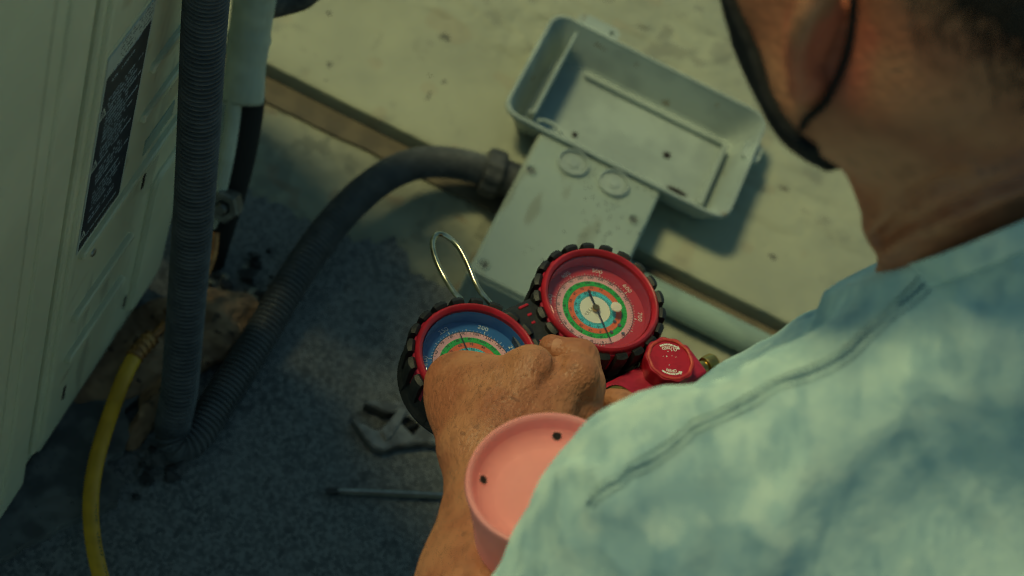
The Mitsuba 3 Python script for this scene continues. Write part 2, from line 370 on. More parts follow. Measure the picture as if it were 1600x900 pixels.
# ------------------------------------------------------------------ corrugated conduit
cp = spline([(-.256, .788, .60), (-.2548, .798, .5417), (-.2546, .8068, .4919), (-.2449, .8145, .3785), (-.2305, .8149, .2508), (-.2111, .8026, .1123), (-.2000, .7880, .052), (-.1955, .7800, .0245), (-.1865, .7745, .0165), (-.1790, .786, .0165), (-.1765, .815, .018), (-.174, .89, .024),
             (-.173, .949, .034), (-.168, 1.016, .043), (-.153, 1.083, .047), (-.128, 1.13, .044), (-.093, 1.158, .037), (-.062, 1.168, .034)], 2600)
s = np.r_[0, np.cumsum(np.linalg.norm(np.diff(cp, axis=0), axis=1))]
rr = .0137 + .0014 * np.clip(1.6 * np.sin(2 * np.pi * s / .0046), -1, 1)
add('corrugated_conduit__hose', tube(cp, rr, 26), 'mat_conduit', True)
lab('corrugated_conduit', 'dark grey corrugated flexible conduit running from the unit to the junction box', 'conduit')
gx = A3(-.062, 1.168, .034); gd = unit(cp[-1] - cp[-30])
gy = unit(np.cross(A3(0, 0, 1), gd)); gz = np.cross(gd, gy)
gM = frame(gy, gz, gd, gx)
wv = lambda th: .035 * np.cos(10 * th)
add('corrugated_conduit__gland', tf(cat_([lathe([(.0175, -.012), (.0215, -.010), (.0225, -.004), (.0225, .004), (.0205, .007), (.015, .007)], 60, wv), ring_lathe([(.0150, .007), (.0172, .007), (.0172, .030), (.0150, .030)], 40)]), gM), 'mat_gland')

# ------------------------------------------------------------------ junction box
J = 'junction_box'
lab(J, 'grey green plastic junction box with screwed lid in front of the open tray', 'junction box')
add(J + '__body', rbox((-.042, 1.030, .002), (.085, 1.217, .0615), .004), 'mat_box')
lid = sg.Polygon([(-.0402, 1.0315), (.0832, 1.0315), (.0832, 1.169), (.076, 1.1755), (-.031, 1.1755), (-.0402, 1.169)]).buffer(-.004).buffer(.004, quad_segs=5)
add(J + '__lid', bevel_plate(lid, .0042, .0016, .0616), 'mat_box')
lab(J + '__lid', 'speckled lid with four corner screws')
for x, y in ((-.0325, 1.1645), (.0715, 1.1665), (-.0315, 1.043), (.0725, 1.043)):
    add(J + '__screw', mv(ring_lathe([(.0062, -.001), (.0062, .0012), (.0050, .0016), (.0046, -.0008)], 24), x, y, .0655), 'mat_box')
    k = add(J + '__screw_head', mv(cat_([lathe([(.0046, 0), (.0042, .0006), (0, .0006)], 20), cbox((-.0038, -.0007, .0004), (.0038, .0007, .0010), .0002)]), x, y, .0652), 'mat_gland')
for x in (-.001, .0410):
    add(J + '__knockout', mv(cat_([ring_lathe([(.0158, 0), (.0152, .0040), (.0136, .0042), (.0128, .0012)], 36), lathe([(.0128, 0), (.0122, .0012), (.0060, .0014), (.0050, .0026), (0, .0028)], 30)]), x, 1.198, .0614), 'mat_tray')

# ------------------------------------------------------------------ open tray
R = 'open_tray'
lab(R, 'open grey green plastic tray with raised rim and partition on the step', 'tray')
def tray_shell():
    o0, o1 = rrect(-.069, 1.238, .136, 1.350, .012), rrect(-.083, 1.215, .151, 1.362, .016)
    i0, i1 = rrect(-.0665, 1.2405, .1335, 1.3475, .010), rrect(-.0805, 1.2175, .1485, 1.3595, .0145)
    zb, zf, zt = .0235, .0275, .066
    def ringpts(p, n=96):
        L = p.exterior; return np.array([L.interpolate(t, normalized=True).coords[0] for t in np.arange(n) / n])
    # outer wall, lip, inner wall, floor; sampled by angle-matched rings
    rings = [(o0, zb), (o0.buffer(.002), zb + .004), (o1.buffer(-.002), zt - .005), (o1.buffer(.0008), zt - .003), (o1.buffer(.0008), zt), (o1, zt + .0012), (i1, zt + .0012), (i1.buffer(-.0006), zt - .002), (i0.buffer(.001), zf + .004), (i0.buffer(-.003), zf)]
    V = [np.c_[ringpts(p), np.full(96, z)] for p, z in rings]
    n = 96; F = []
    for k in range(len(V) - 1):
        for j in range(n):
            a, b = k * n + j, k * n + (j + 1) % n
            F += [[a, a + n, b + n], [a, b + n, b]]
    V = np.vstack(V); F = np.array(F)
    fl = extrude(i0.buffer(-.003), .0035, zf - .0035)
    return cat_([mesh(V, F[:, ::-1]), fl])
add(R + '__shell', tray_shell(), 'mat_tray', 35)
add(R + '__partition', cbox((-.0565, 1.232, .029), (-.0535, 1.351, .0645), .001), 'mat_tray')
add(R + '__partition_clip', cat_([cbox((-.0605, 1.234, .03), (-.0525, 1.2385, .060), .0012), mv(tube(np.c_[.012 * np.cos(np.linspace(0, np.pi, 14)), .006 * np.sin(np.linspace(0, np.pi, 14)), np.zeros(14)], .0018, 8), -.036, 1.223, .0645)]), 'mat_tray')
tab = extrude(rrect(-.06, 1.3595, -.016, 1.378, .008).difference(sg.Point(-.024, 1.3695).buffer(.0028)), .005, .0605)
add(R + '__mounting_tab', tab, 'mat_tray')
add(R + '__mounting_tab', extrude(rrect(.140, 1.306, .158, 1.330, .006).difference(sg.Point(.1545, 1.318).buffer(.002)), .0035, .0560), 'mat_tray')
add(R + '__end_rib', cbox((.122, 1.245, .0285), (.1275, 1.330, .040), .0015), 'mat_tray')
for x, y, a, b in ((.077, 1.292, .004, .004), (-.012, 1.262, .003, .0035), (.1, 1.256, .011, .003)):
    add(R + '__hole', mv(lathe([(1, 0), (.9, .0003), (0, .0004)], 24).apply_scale([a, b, 1]), x, y, .0281), 'mat_hole')
add(R + '__wall_ridge', cbox((-.03, 1.333, .0285), (.125, 1.336, .034), .0012), 'mat_tray')

# ------------------------------------------------------------------ rigid pipe from the box
add('rigid_pipe__pipe', tube(np.c_[np.linspace(.094, 1.2, 40), np.full(40, 1.141), np.full(40, .0155)], .0135, 24), 'mat_pipe_green')
add('rigid_pipe__connector', tf(ring_lathe([(.0138, 0), (.0165, 0), (.0165, .016), (.0138, .016)], 32), frame((0, 1, 0), (0, 0, 1), (1, 0, 0), (.0815, 1.141, .0170))), 'mat_pipe_green')
for x in (.33, .75): add('rigid_pipe__clip', tf(ring_lathe([(.0138, -.006), (.0152, -.006), (.0152, .006), (.0138, .006)], 24), frame((0, 1, 0), (0, 0, 1), (1, 0, 0), (x, 1.141, .0157))), 'mat_steel')
lab('rigid_pipe', 'pale green rigid pipe lying along the foot of the step', 'pipe')

# ------------------------------------------------------------------ taped pipe, nut, foam, pad, pebbles
tp = spline([(-.34, 1.12, .50), (-.318, 1.09, .33), (-.298, 1.066, .235), (-.286, 1.044, .188), (-.272, 1.018, .150)], 90)
ss = np.linspace(0, 1, 90)
trad = .0178 + .0003 * np.sin(ss * 60) + .0016 * (meshkit.fbm(np.c_[ss * 9, ss * 0, ss * 0], 3, 2) - .5) + .0012 * (np.mod(ss * 7, 1) > .93)
add('taped_pipe__tape_wrap', tube(tp, trad, 28), 'mat_tape', True)
lab('taped_pipe', 'pipe wrapped in pale tape hanging behind the conduit with its black foam open below', 'pipe')
bp = spline([(-.275, 1.022, .152), (-.264, 1.000, .126), (-.256, .978, .100), (-.252, .962, .066), (-.249, .955, .0)], 50)
add('taped_pipe__foam_sleeve', tube(bp + A3(.0035, .004, -.002), np.linspace(.0158, .011, 50), 20), 'mat_black_foam', True)
add('taped_pipe__inner_pipe', tube(bp[:34] + A3(-.003, -.010, .008), .0068, 18), 'mat_tape', True)
br = spline([(-.235, 1.135, .34), (-.262, 1.105, .225), (-.285, 1.075, .215), (-.305, 1.07, .25)], 40)
add('cable_bundle', tube(br, .014 + .001 * np.sin(np.linspace(0, 40, 40)), 18), 'mat_gland', True)
lab('cable_bundle', 'dark bundle of cable hanging beside the taped pipe at the top edge', 'cable')
nM = frame((1, 0, 0), unit((0, .5, .87)), unit((0, -.87, .5)), (-.2475, .957, .092))
add('pipe_nut__hexagon', tf(lathe([(.0135, -.009), (.0148, -.007), (.0148, .006), (.0130, .009), (.0075, .009), (.0068, -.004), (0, -.004)], 6), nM), 'mat_tool', False)
add('pipe_nut__stem', tf(cat_([lathe([(.0095, -.03), (.0095, -.0085)], 20), lathe([(.0055, -.0035), (.0055, .014), (.004, .016), (0, .016)], 18)]), nM), 'mat_tool')
lab('pipe_nut', 'dark worn hexagonal nut on the pipe end behind the conduit', 'nut')

def lump(c, rad, h, amp, fr, seed, ax=np.eye(3)):
    c = A3(*c)
    def f(p):
        return ell(p, c, ax, rad) + amp * (meshkit.fbm(p * fr, 3, seed) - .5) * 2
    R_ = max(rad) + amp + .004
    m = surface_nets(f, c - R_, c + R_, h)
    return m
cs, sn = math.cos(1.0), math.sin(1.0)
fax = np.array([[cs, sn, 0], [-sn, cs, 0], [0, 0, 1]])
add('foam_scrap__slab', lump((-.245, .850, .010), (.105, .040, .022), .0026, .011, 42, 3, fax), 'mat_foam', True)
add('foam_scrap__torn_edge', lump((-.218, .810, .008), (.055, .012, .030), .0026, .009, 60, 8, np.array([[.12, .99, 0], [-.99, .12, 0], [0, 0, 1]])), 'mat_foam', True)
lab('foam_scrap', 'torn brown pipe foam lying under the edge of the outdoor unit', 'foam')
xsP = np.linspace(0, 1, 60)
pe = [(-.5, .60), (-.262, .612), (-.232, .668), (-.214, .690), (-.205, .705), (-.212, .722), (-.232, .733), (-.222, .748), (-.224, .766), (-.240, .780), (-.236, .80), (-.28, .83), (-.5, .83)]
pp = np.array(sg.Polygon(pe).buffer(.006).buffer(-.006).segmentize(.004).exterior.coords)[:-1]
pp = pp + .006 * (np.stack([meshkit.fbm(np.c_[pp * 70, np.zeros(len(pp))], 3, 5), meshkit.fbm(np.c_[pp * 70, np.zeros(len(pp))], 3, 6)], 1) - .5)
add('concrete_pad', extrude(sg.Polygon(pp).buffer(0), .014, .0035), 'mat_concrete', False)
lab('concrete_pad', 'crumbling grey concrete pad under the outdoor unit by the yellow hose', 'concrete')
def pebble(x, y, r, m, label, seed, group):
    d = A3(1, .75 + .3 * rng.random(), .65)
    g_ = np.random.default_rng(seed); q_ = g_.normal(size=(13, 3)); q_ /= np.linalg.norm(q_, axis=1, keepdims=True)
    hm_ = hull(q_ * (r * d) * (.75 + .4 * g_.random((13, 1)))); hm_.apply_translation([x, y, .0045 - hm_.bounds[0, 2]])
    k = add('pebble', hm_, m, False)
    lab(k, label, 'stone', group)
for i, (x, y, r) in enumerate([(-.2165, .9655, .0052), (-.200, .945, .0075), (-.2285, .949, .0045), (-.2185, .936, .0045), (-.186, .929, .0048), (-.2375, .936, .005)]):
    pebble(x, y, r, 'mat_pebble', 'small pale stone among the dark crumbs beside the conduit', 20 + i, 'pale stones beside the conduit')
for i in range(26):
    a, b = rng.normal(size=2)
    pebble(-.212 + .020 * a, .945 + .022 * b, .003 + .0055 * rng.random() ** 2, 'mat_pebble_dark', 'dark crumb of coating in the corner beside the conduit', 50 + i, 'dark crumbs beside the conduit')
for i, (x, y, r) in enumerate([(-.203, .742, .006), (-.197, .751, .004), (-.209, .757, .0045), (-.193, .735, .003)]):
    pebble(x, y, r, 'mat_concrete', 'small grey stone in the dark gap beside the concrete pad', 90 + i, 'grey stones by the concrete pad')
for i in range(10):
    pebble(-.194 + .012 * rng.normal(), .753 + .016 * rng.normal(), .003 + .005 * rng.random(), 'mat_pebble_dark', 'dark crumb of coating beside the concrete pad', 110 + i, 'dark crumbs by the concrete pad')

# ------------------------------------------------------------------ yellow hose
yp = spline([(-.2515, .817, .040), (-.249, .790, .040), (-.2445, .765, .037), (-.236, .728, .034), (-.221, .688, .031), (-.197, .651, .029), (-.170, .622, .029), (-.13, .59, .03), (-.06, .54, .02), (.04, .46, .012)], 160)
add('yellow_hose__hose', tube(yp, .0064, 20), 'mat_yellow_hose', True)
lab('yellow_hose', 'yellow charging hose curving down from a copper pipe under the outdoor unit', 'hose')
fp = spline([(-.2515, .815, .040), (-.2505, .828, .041), (-.2475, .842, .042), (-.245, .851, .044), (-.2445, .856, .046)], 40)
add('yellow_hose__crimp', tube(fp[:24], .0072 + .0007 * np.sin(np.linspace(0, 26, 24)), 18), 'mat_copper', True)
add('yellow_hose__bend', tube(fp[20:], .0036, 14), 'mat_copper', True)
cpth = spline([(-.2445, .853, .045), (-.243, .862, .0475), (-.240, .874, .050), (-.238, .888, .055), (-.236, .905, .062), (-.245, .935, .08)], 50)
add('yellow_hose__nut', tube(cpth[4:22], np.r_[.005, np.full(5, .0082), np.full(9, .0092), .007, .006, .005], 16), 'mat_copper', 35)
add('copper_pipe', tube(cpth[18:], .0045, 14), 'mat_copper', True)
lab('copper_pipe', 'thin copper pipe behind the corrugated conduit under the unit', 'pipe')
marks = []
tt = np.gradient(yp, axis=0); tt /= np.linalg.norm(tt, axis=1, keepdims=True)
for i in range(46, 150):
    if (i // 1) % 9 in (7, 8): continue
    up = unit(np.cross(tt[i], np.cross(A3(0, 0, 1), tt[i]))); sd = np.cross(up, tt[i])
    a = math.radians(-36); nrm = up * math.cos(a) - sd * math.sin(a)
    w_ = np.cross(nrm, tt[i])
    for _ in range(2):
        o = yp[i] + nrm * .00642 + tt[i] * (rng.random() - .5) * .0016
        marks.append(tf(trimesh.creation.box([.0004 + .0004 * rng.random(), .0010 + .0016 * rng.random(), .0002]), frame(tt[i], w_, nrm, o)))
add('yellow_hose__print', cat_(marks), 'mat_ink', False)

# ------------------------------------------------------------------ tools on the floor
W = 'adjustable_wrench'
lab(W, 'old steel adjustable wrench with open jaw lying on the dark floor', 'wrench')
body = sg.Polygon([(-.0317, .9063), (-.0205, .9083), (-.0076, .9047), (.0017, .9004), (.0313, .9146), (.0947, .9462), (.1729, .9848), (.1851, .9856), (.1794, .9751), (.0987, .9360), (.0355, .9043), (.0056, .8895), (-.0094, .8824), (-.0272, .8685), (-.0351, .8595), (-.0355, .8706)])
win = sg.Polygon([(-.0342, .8913), (-.0315, .9007), (-.0172, .8978), (-.0185, .8846)]).buffer(-.001).buffer(.001)
fixed = sg.Polygon([(-.0722, .8727), (-.0674, .8737), (-.0558, .8727), (-.0492, .8730), (-.0440, .8779), (-.0350, .8690), (-.0351, .8590), (-.0442, .8568), (-.0517, .8602)])
shape = body.union(fixed).buffer(.0012).buffer(-.0012).buffer(-.0008).buffer(.0008).difference(win)
def bev(poly, z0, h, b):
    return cat_([extrude(poly, h - b, z0), extrude(poly.buffer(-b * .6), b * .55, z0 + h - b), extrude(poly.buffer(-b * 1.1), b * .45, z0 + h - b * .45)])
add(W + '__handle', bev(shape, .005, .0095, .0012), 'mat_tool', 30)
mov = sg.Polygon([(-.0695, .8906), (-.0626, .8979), (-.0440, .9069), (-.0354, .9106), (-.0337, .9005), (-.0494, .8919)]).union(sg.Polygon([(-.0387, .9086), (-.0330, .9080), (-.0345, .8735), (-.0375, .8665), (-.0455, .8730)]))
add(W + '__movable_jaw', bev(mov.buffer(-.0006).buffer(.0006), .0052, .0118, .0012), 'mat_tool', 30)
wa, wb = A3(-.0288, .888, .010), A3(-.0222, .8985, .010)
wpts = np.linspace(0, 1, 80)
add(W + '__worm', tube(wa + (wb - wa) * wpts[:, None], .0036 + .0005 * np.sin(wpts * 44), 14), 'mat_dark_metal', True)
S_ = 'screwdriver'
lab(S_, 'thin screwdriver with a bare steel shaft lying on the dark floor below the wrench', 'screwdriver')
sa, sb = A3(-.0628, .8020, .0085), A3(.0241, .8470, .0085); sd_ = unit(sb - sa)
add(S_ + '__shaft', tube(np.array([sa + sd_ * k for k in (.010, .013, .05, .10, .125)]), [.0022, .0028, .0030, .0030, .0030], 14), 'mat_steel', 40)
sdn = np.cross(A3(0, 0, 1), sd_)
tipM = frame(sd_, sdn, (0, 0, 1), sa)
add(S_ + '__tip', tf(hull([(0, a, b) for a in (-.0030, .0030) for b in (-.0005, .0005)] + [(.012, a, b) for a in (-.0022, .0022) for b in (-.0021, .0021)]), tipM), 'mat_dark_metal', False)
add(S_ + '__handle', tf(lathe([(0, 0), (.007, .001), (.009, .008), (.0078, .02), (.0105, .04), (.0105, .085), (.008, .098), (0, .100)], 24, lambda th: .06 * np.cos(6 * th)), frame(sdn, A3(0, 0, 1), sd_, sa + sd_ * .123 + A3(0, 0, .0025))), 'mat_red_matt')

# ------------------------------------------------------------------ gauge manifold (local frame: X along the bar, Y towards the hook, Z up)
G = 'gauge_manifold'
lab(G, 'two dial gauge manifold in black rubber with wire hook, held in the left hand', 'gauge manifold')
GO, GX, GY, GZ = A3(.0315, .790, .357), unit((.543, .840, 0)), unit((-.840, .543, 0)), A3(0, 0, 1)
GM = frame(GX, GY, GZ, GO)
def gl(m): return tf(m, GM)
def dial_fn(cx, cy, field, deg):
    c0 = GO + GX * cx + GY * cy
    def fn(p, n, uv):
        dx, dy, dz = p.x - float(c0[0]), p.y - float(c0[1]), 0
        a = dx * float(GX[0]) + dy * float(GX[1]); b = dx * float(GY[0]) + dy * float(GY[1])
        r = dr.sqrt(a * a + b * b) / .0375; th = dr.atan2(a, b) * (180 / math.pi)
        def tick(step, half): f = th / step; return dr.abs(f - dr.floor(f + .5)) * step * (math.pi / 180) * r * .0375 < half
        def band(r0, r1): return (r > r0) & (r < r1)
        c = mi.Color3f(.72, .72, .60)
        for r0, col in ((.30, (.06, .52, .60)), (.415, (.70, .13, .03)), (.525, (.012, .38, .04)), (.635, (.70, .36, .38)), (.752, field)):
            c = mix(c, col, smoothstep(r0 - .004, r0 + .004, r))
        dark = mi.Color3f(.02, .03, .03)
        ink = (band(.748, .764) | band(.526, .531) | band(.298, .304)) 
        ink |= band(.700, .752) & tick(deg / 10, .00017) | band(.585, .635) & tick(deg / 7, .00018) | band(.525, .555) & tick(deg / 9, .00017)
        ink |= band(.380, .415) & tick(deg / 8, .00017) | band(.304, .350) & tick(deg / 8, .00016)
        c = dr.select(ink & (dr.abs(th) < 172), mix(c, dark, .85), c)
        wh = (band(.768, .795) & tick(deg / 10, .00014)) | (band(.768, .812) & tick(deg / 2, .00018)) | (band(.768, .83) & tick(deg, .00024))
        return dr.select(wh & (dr.abs(th) < 160), mi.Color3f(.66, .66, .60), c)
    return fn
DZ = -.0150
def ring_text(txt, h, rad, ang, bold=False, depth=.0002):
    m = meshkit.text_mesh(txt, h, depth, bold)
    b = m.bounds; m.apply_translation([-(b[0, 0] + b[1, 0]) / 2, rad - h / 2, 0])
    m.apply_transform(trimesh.transformations.rotation_matrix(-math.radians(ang), [0, 0, 1]))
    return m
def gauge(cx, field, mname, nums, deg, needle, lo, hi):
    cy = .004
    k = num(G + '__gauge')
    L = lambda m: gl(mv(m, cx, cy, 0))
    scene[k] = mikit.ply(L(cat_([lathe([(0, -.040), (.036, -.040), (.0415, -.038), (.0425, -.0235), (.0442, -.0230), (.0442, -.0045), (.0425, -.0030)], 72)])), 'mat_red_matt', 30)
    P = lambda n, m, mt, s=30: add(k + '__' + n, L(m), mt, s)
    P('bezel', ring_lathe([(.0380, -.0165), (.0430, -.0150), (.0432, -.0022), (.0422, -.0003), (.0408, .0006), (.0396, .0), (.0384, -.0018)], 96), 'mat_red')
    mat('mat_dial_' + mname, proc(dial_fn(cx, cy, field, deg)), .55)
    P('dial', mv(lathe([(.0379, -.0003), (.0377, 0), (0, 0)], 96), 0, 0, DZ), 'mat_dial_' + mname, False)
    P('lens', mv(lathe([(.0382, -.0012), (.0374, -.0002), (.030, .0001), (0, .0003)], 96), 0, 0, -.0022), 'mat_glass', True)
    P('inner_ring', ring_lathe([(.0368, DZ + .0003), (.0380, DZ + .0003), (.0380, -.0050), (.0374, -.0042)], 96), 'mat_dial_' + mname)
    # rubber boot: lower sleeve, foot ring and a crown of lugs with gaps between them
    boot = [ring_lathe([(.0424, -.039), (.0468, -.039), (.0478, -.036), (.0468, -.032), (.0452, -.027), (.0440, -.0215), (.0424, -.0215)], 90)]
    nl = 21
    for i in range(nl):
        a0 = 2 * math.pi * (i + .5 * (cx > 0)) / nl; w = 2 * math.pi / nl * (.62 if i % 3 else .70) / 2
        pts = []
        for aa in (a0 - w, a0 - w * .4, a0 + w * .4, a0 + w):
            e = abs(aa - a0) > w * .9
            for r_, z_ in ((.0437, -.027), (.0437, -.0024), (.0456, -.0010 - .0006 * e), (.0488 - .0009 * e, -.0026), (.0494 - .0009 * e, -.0085), (.0476 - .0005 * e, -.026)):
                pts.append((r_ * math.sin(aa), r_ * math.cos(aa), z_))
        boot.append(hull(pts))
        if i % 2:
            pts = [(r_ * math.sin(aa), r_ * math.cos(aa), z_) for aa in (a0 - w * .8, a0 + w * .5) for r_, z_ in ((.0440, -.036), (.0480, -.035), (.0472, -.026), (.0436, -.025))]
            boot.append(hull(pts))
    P('rubber_boot', cat_(boot), 'mat_rubber', 32)
    for v, a in nums: P('numeral', mv(ring_text(str(v), .0030, .0334, a), 0, 0, DZ + .00005), 'mat_white_ink', False)
    small = []
    for r_, step, v0, dv in ((.0262, deg / 2.6, lo, 10), (.0218, deg / 2.2, lo + 5, 10), (.0178, deg / 1.9, lo, 10), (.0136, deg / 1.6, lo - 10, 10)):
        n_ = int(300 / step)
        for j in range(n_):
            a = -155 + step * j
            if a < 60 + 40 * (r_ > .02): small.append(ring_text(str(v0 + dv * j), .0016, r_ + .0006, a, True, depth=.00015))
    P('scale_figures', mv(cat_(small), 0, 0, DZ + .00005), 'mat_ink', False); labels[k + '__scale_figures'] = {'kind': 'stuff'}
    # needle, hub and cap
    nd = hull([(-.0007, -.012, 0), (.0007, -.012, 0), (.00018, .0285, 0), (-.00018, .0285, 0), (-.0007, -.012, .0004), (.0007, -.012, .0004), (.00018, .0285, .0004), (-.00018, .0285, .0004)])
    tail = hull([(x, y, z) for z in (0, .0004) for x, y in ((0, -.0155), (.0014, -.0135), (0, -.0105), (-.0014, -.0135))])
    n2 = cat_([nd, tail]); n2.apply_transform(trimesh.transformations.rotation_matrix(-math.radians(needle), [0, 0, 1]))
    P('needle', mv(n2, 0, 0, DZ + .0027), 'mat_ink', False)
    P('needle_hub', mv(lathe([(.0019, 0), (.0027, .0002), (.0027, .0016), (.0022, .0022), (.0008, .0022), (.0006, .0016), (0, .0016)], 28), 0, 0, DZ + .0015), 'mat_brass')
    # small hand lettering in the middle: a looped pen line
    t_ = np.linspace(0, 1, 90)
    lg = np.c_[-.0085 + .0095 * t_ + .0009 * np.cos(26 * t_), .0025 + .0013 * np.sin(26 * t_) * (1 - .3 * t_), 0 * t_ + DZ + .0001]
    c_, s_ = math.cos(.35), math.sin(.35)
    lg = lg @ np.array([[c_, s_, 0], [-s_, c_, 0], [0, 0, 1]])
    P('maker_mark', tube(lg, .00014, 5), 'mat_ink', True)
    if cx > 0:
        P('pale_disc', mv(lathe([(.0041, 0), (.0041, .0008), (.0035, .0012), (0, .0012)], 30), .0115, -.0075, DZ + .006), 'mat_clear_plug')  # pale solid disc above the dial
        for x, y in ((.007, -.0145), (-.0005, -.0205), (.0085, -.0185), (.0065, -.0255)):
            P('adjusting_screw', mv(lathe([(.0013, 0), (.0014, .0006), (.0009, .0012), (0, .0012)], 16), x, y, DZ + .0001), 'mat_steel')
    return k
gb = gauge(-.0510, (.008, .105, .34), 'blue', [(100, -55), (150, -4), (200, 47), (250, 92), (50, -104)], 50.5, 12, 5, 0)
gr = gauge(.0570, (.44, .020, .032), 'red', [(300, -49), (400, -4), (500, 39.5), (600, 83), (700, 126), (200, -92), (100, -135)], 43.5, 194, 5, 0)
lab(gb, 'blue gauge half covered by the hand'); lab(gr, 'red gauge with the needle pointing down')
web = hull([(x, y, z) for x, y in ((-.018, -.020), (.022, -.020), (-.012, .030), (.020, .030)) for z in (-.046, -.009)] + [(x, y, -.006) for x, y in ((-.010, -.014), (.014, -.014), (-.006, .024), (.014, .024))])
add(G + '__rubber_web', gl(web), 'mat_rubber', 20)
for (x0, y0, x1, y1) in ((.001, .0265, .009, .0245), (.003, .019, .0068, .017), (.002, .0125, .0052, .0105), (-.004, -.002, .000, -.004)):
    add(G + '__web_slot', gl(cbox((x0, y1, -.0075), (x1, y0, -.0053), .0004)), 'mat_red')
skirt = hull([(x, y, z) for x, y in ((.016, -.034), (.104, -.022), (.100, .02), (.02, .0), (.085, -.040), (.05, -.0435)) for z in (-.046, -.030)])
add(G + '__rubber_skirt', gl(skirt), 'mat_rubber', 20)
bar = rbox((-.098, -.0750, -.042), (.104, -.0470, -.0155), .0035)
add(G + '__bar', gl(bar), 'mat_red_matt', 25)
def knob(x, top):
    k = num(G + '__knob')
    L = lambda m: gl(mv(m, x, -.0580, top))
    wob = lambda th: .030 * np.cos(10 * th)
    scene[k] = mikit.ply(L(lathe([(.0135, -.025), (.0160, -.023), (.0176, -.006), (.0182, -.0022), (.0176, -.0002), (.0166, .0)], 100, wob)), 'mat_red', 35)
    add(k + '__rim', L(ring_lathe([(.0147, -.0012), (.0169, -.0004), (.0166, .0006), (.0155, .0009), (.0147, .0004)], 100, lambda th: .012 * np.cos(10 * th))), 'mat_red_edge')
    add(k + '__cap', L(mv(lathe([(.0148, -.0004), (.0146, 0), (0, 0)], 60), 0, 0, -.0004)), 'mat_red', 20)
    def arc(sgn):
        ms = []
        a_ = np.linspace(-.62, .52, 5)
        for i in range(4):
            th = np.linspace(a_[i] + .015, a_[i + 1] - .015, 6)
            o = np.r_[np.c_[np.sin(th), np.cos(th)] * .0126, (np.c_[np.sin(th), np.cos(th)] * .0113)[::-1]]
            ms.append(extrude(sg.Polygon(o), .00015))
        h_ = .52
        ms.append(extrude(sg.Polygon([(.0137 * math.sin(h_), .0137 * math.cos(h_)), (.0120 * math.sin(h_ + .22), .0120 * math.cos(h_ + .22)), (.0102 * math.sin(h_), .0102 * math.cos(h_))]), .00015))
        m = cat_(ms)
        return m
    top_a = arc(1)
    low_a = arc(1); low_a.apply_transform(np.diag([1, -1, 1, 1.0])); low_a.invert()
    def word(txt, rad, up):
        ms = []
        for i, ch in enumerate(txt):
            m = meshkit.text_mesh(ch, .0023, .00015, True); b = m.bounds
            m.apply_translation([-(b[0, 0] + b[1, 0]) / 2, -.00115, 0])
            a = (i - (len(txt) - 1) / 2) * .20
            m.apply_transform(trimesh.transformations.rotation_matrix(math.pi, [0, 0, 1]))
            # letters read from the far side: first letter on the right
            if up: m.apply_translation([0, rad, 0]); m.apply_transform(trimesh.transformations.rotation_matrix(a, [0, 0, 1]))
            else: m.apply_translation([0, -rad, 0]); m.apply_transform(trimesh.transformations.rotation_matrix(-a, [0, 0, 1]))
            ms.append(m)
        return cat_(ms)
    # the print is turned as the photo shows it: square to the picture's horizontal
    Rz = trimesh.transformations.rotation_matrix(math.radians(KROT), [0, 0, 1])
    chips = []
    for _ in range(7):
        a, r_ = rng.random() * 6.28, .0025 + .006 * rng.random() ** .6
        chips.append(mv(extrude(sg.Point(0, 0).buffer(.00018 + .00035 * rng.random(), quad_segs=2), .00012), r_ * math.cos(a), r_ * math.sin(a), 0))
    add(k + '__print', L(mv(tf(cat_([top_a, low_a, word('CLOSED', .0094, True), word('OPEN', .0094, False)] + chips), Rz), 0, 0, -.00035)), 'mat_white_ink', False)
    add(k + '__stem', L(lathe([(.0085, -.038), (.0085, -.024)], 24)), 'mat_brass')
    return k
KROT = -33.0
knob(.0735, -.001); knob(-.0675, -.006)
def along(x, y, z, d, prof, n=28): 
    d = unit(d); a = unit(np.cross(d, (0.3, .2, .9))); b = np.cross(d, a)
    return gl(tf(lathe(prof, n), frame(a, b, d, (x, y, z))))
add(G + '__end_port', along(.103, -.066, -.028, (1, 0, 0), [(.0075, 0), (.0075, .003), (.0052, .004), (.0052, .009), (.0068, .0095), (.0072, .011), (.0072, .017), (.0062, .0185), (.0032, .0185), (.003, .015), (0, .015)]), 'mat_brass')
add(G + '__sight_ring', gl(mv(ring_lathe([(.0085, 0), (.0122, 0), (.0118, .0035), (.0105, .0045), (.0090, .0038)], 40), .026, -.064, -.0152)), 'mat_brass')
add(G + '__sight_glass', gl(mv(lathe([(.0086, 0), (.0084, .0008), (0, .0014)], 30), .026, -.064, -.0149)), 'mat_hole')
for x in (-.07, -.025, .03, .07):
    add(G + '__port', along(x, -.0740, -.030, (0, -1, -.15), [(.0062, 0), (.0062, .010), (.0088, .0105), (.0088, .018), (.0066, .019), (.0066, .030), (0, .030)]), 'mat_brass')
hk = spline([(-.0035, .012, -.024), (-.0062, .0387, -.020), (-.0088, .056, -.018), (-.0058, .0723, -.017), (-.0028, .0887, -.017), (-.0045, .101, -.017), (-.0098, .1068, -.017), (-.0172, .1030, -.017), (-.0237, .0898, -.017), (-.0267, .0735, -.017), (-.0266, .060, -.018), (-.0246, .0535, -.018)], 120)
add(G + '__hook', gl(tube(hk, np.r_[np.full(118, .00195), .0018, .0014], 16)), 'mat_wire', True)

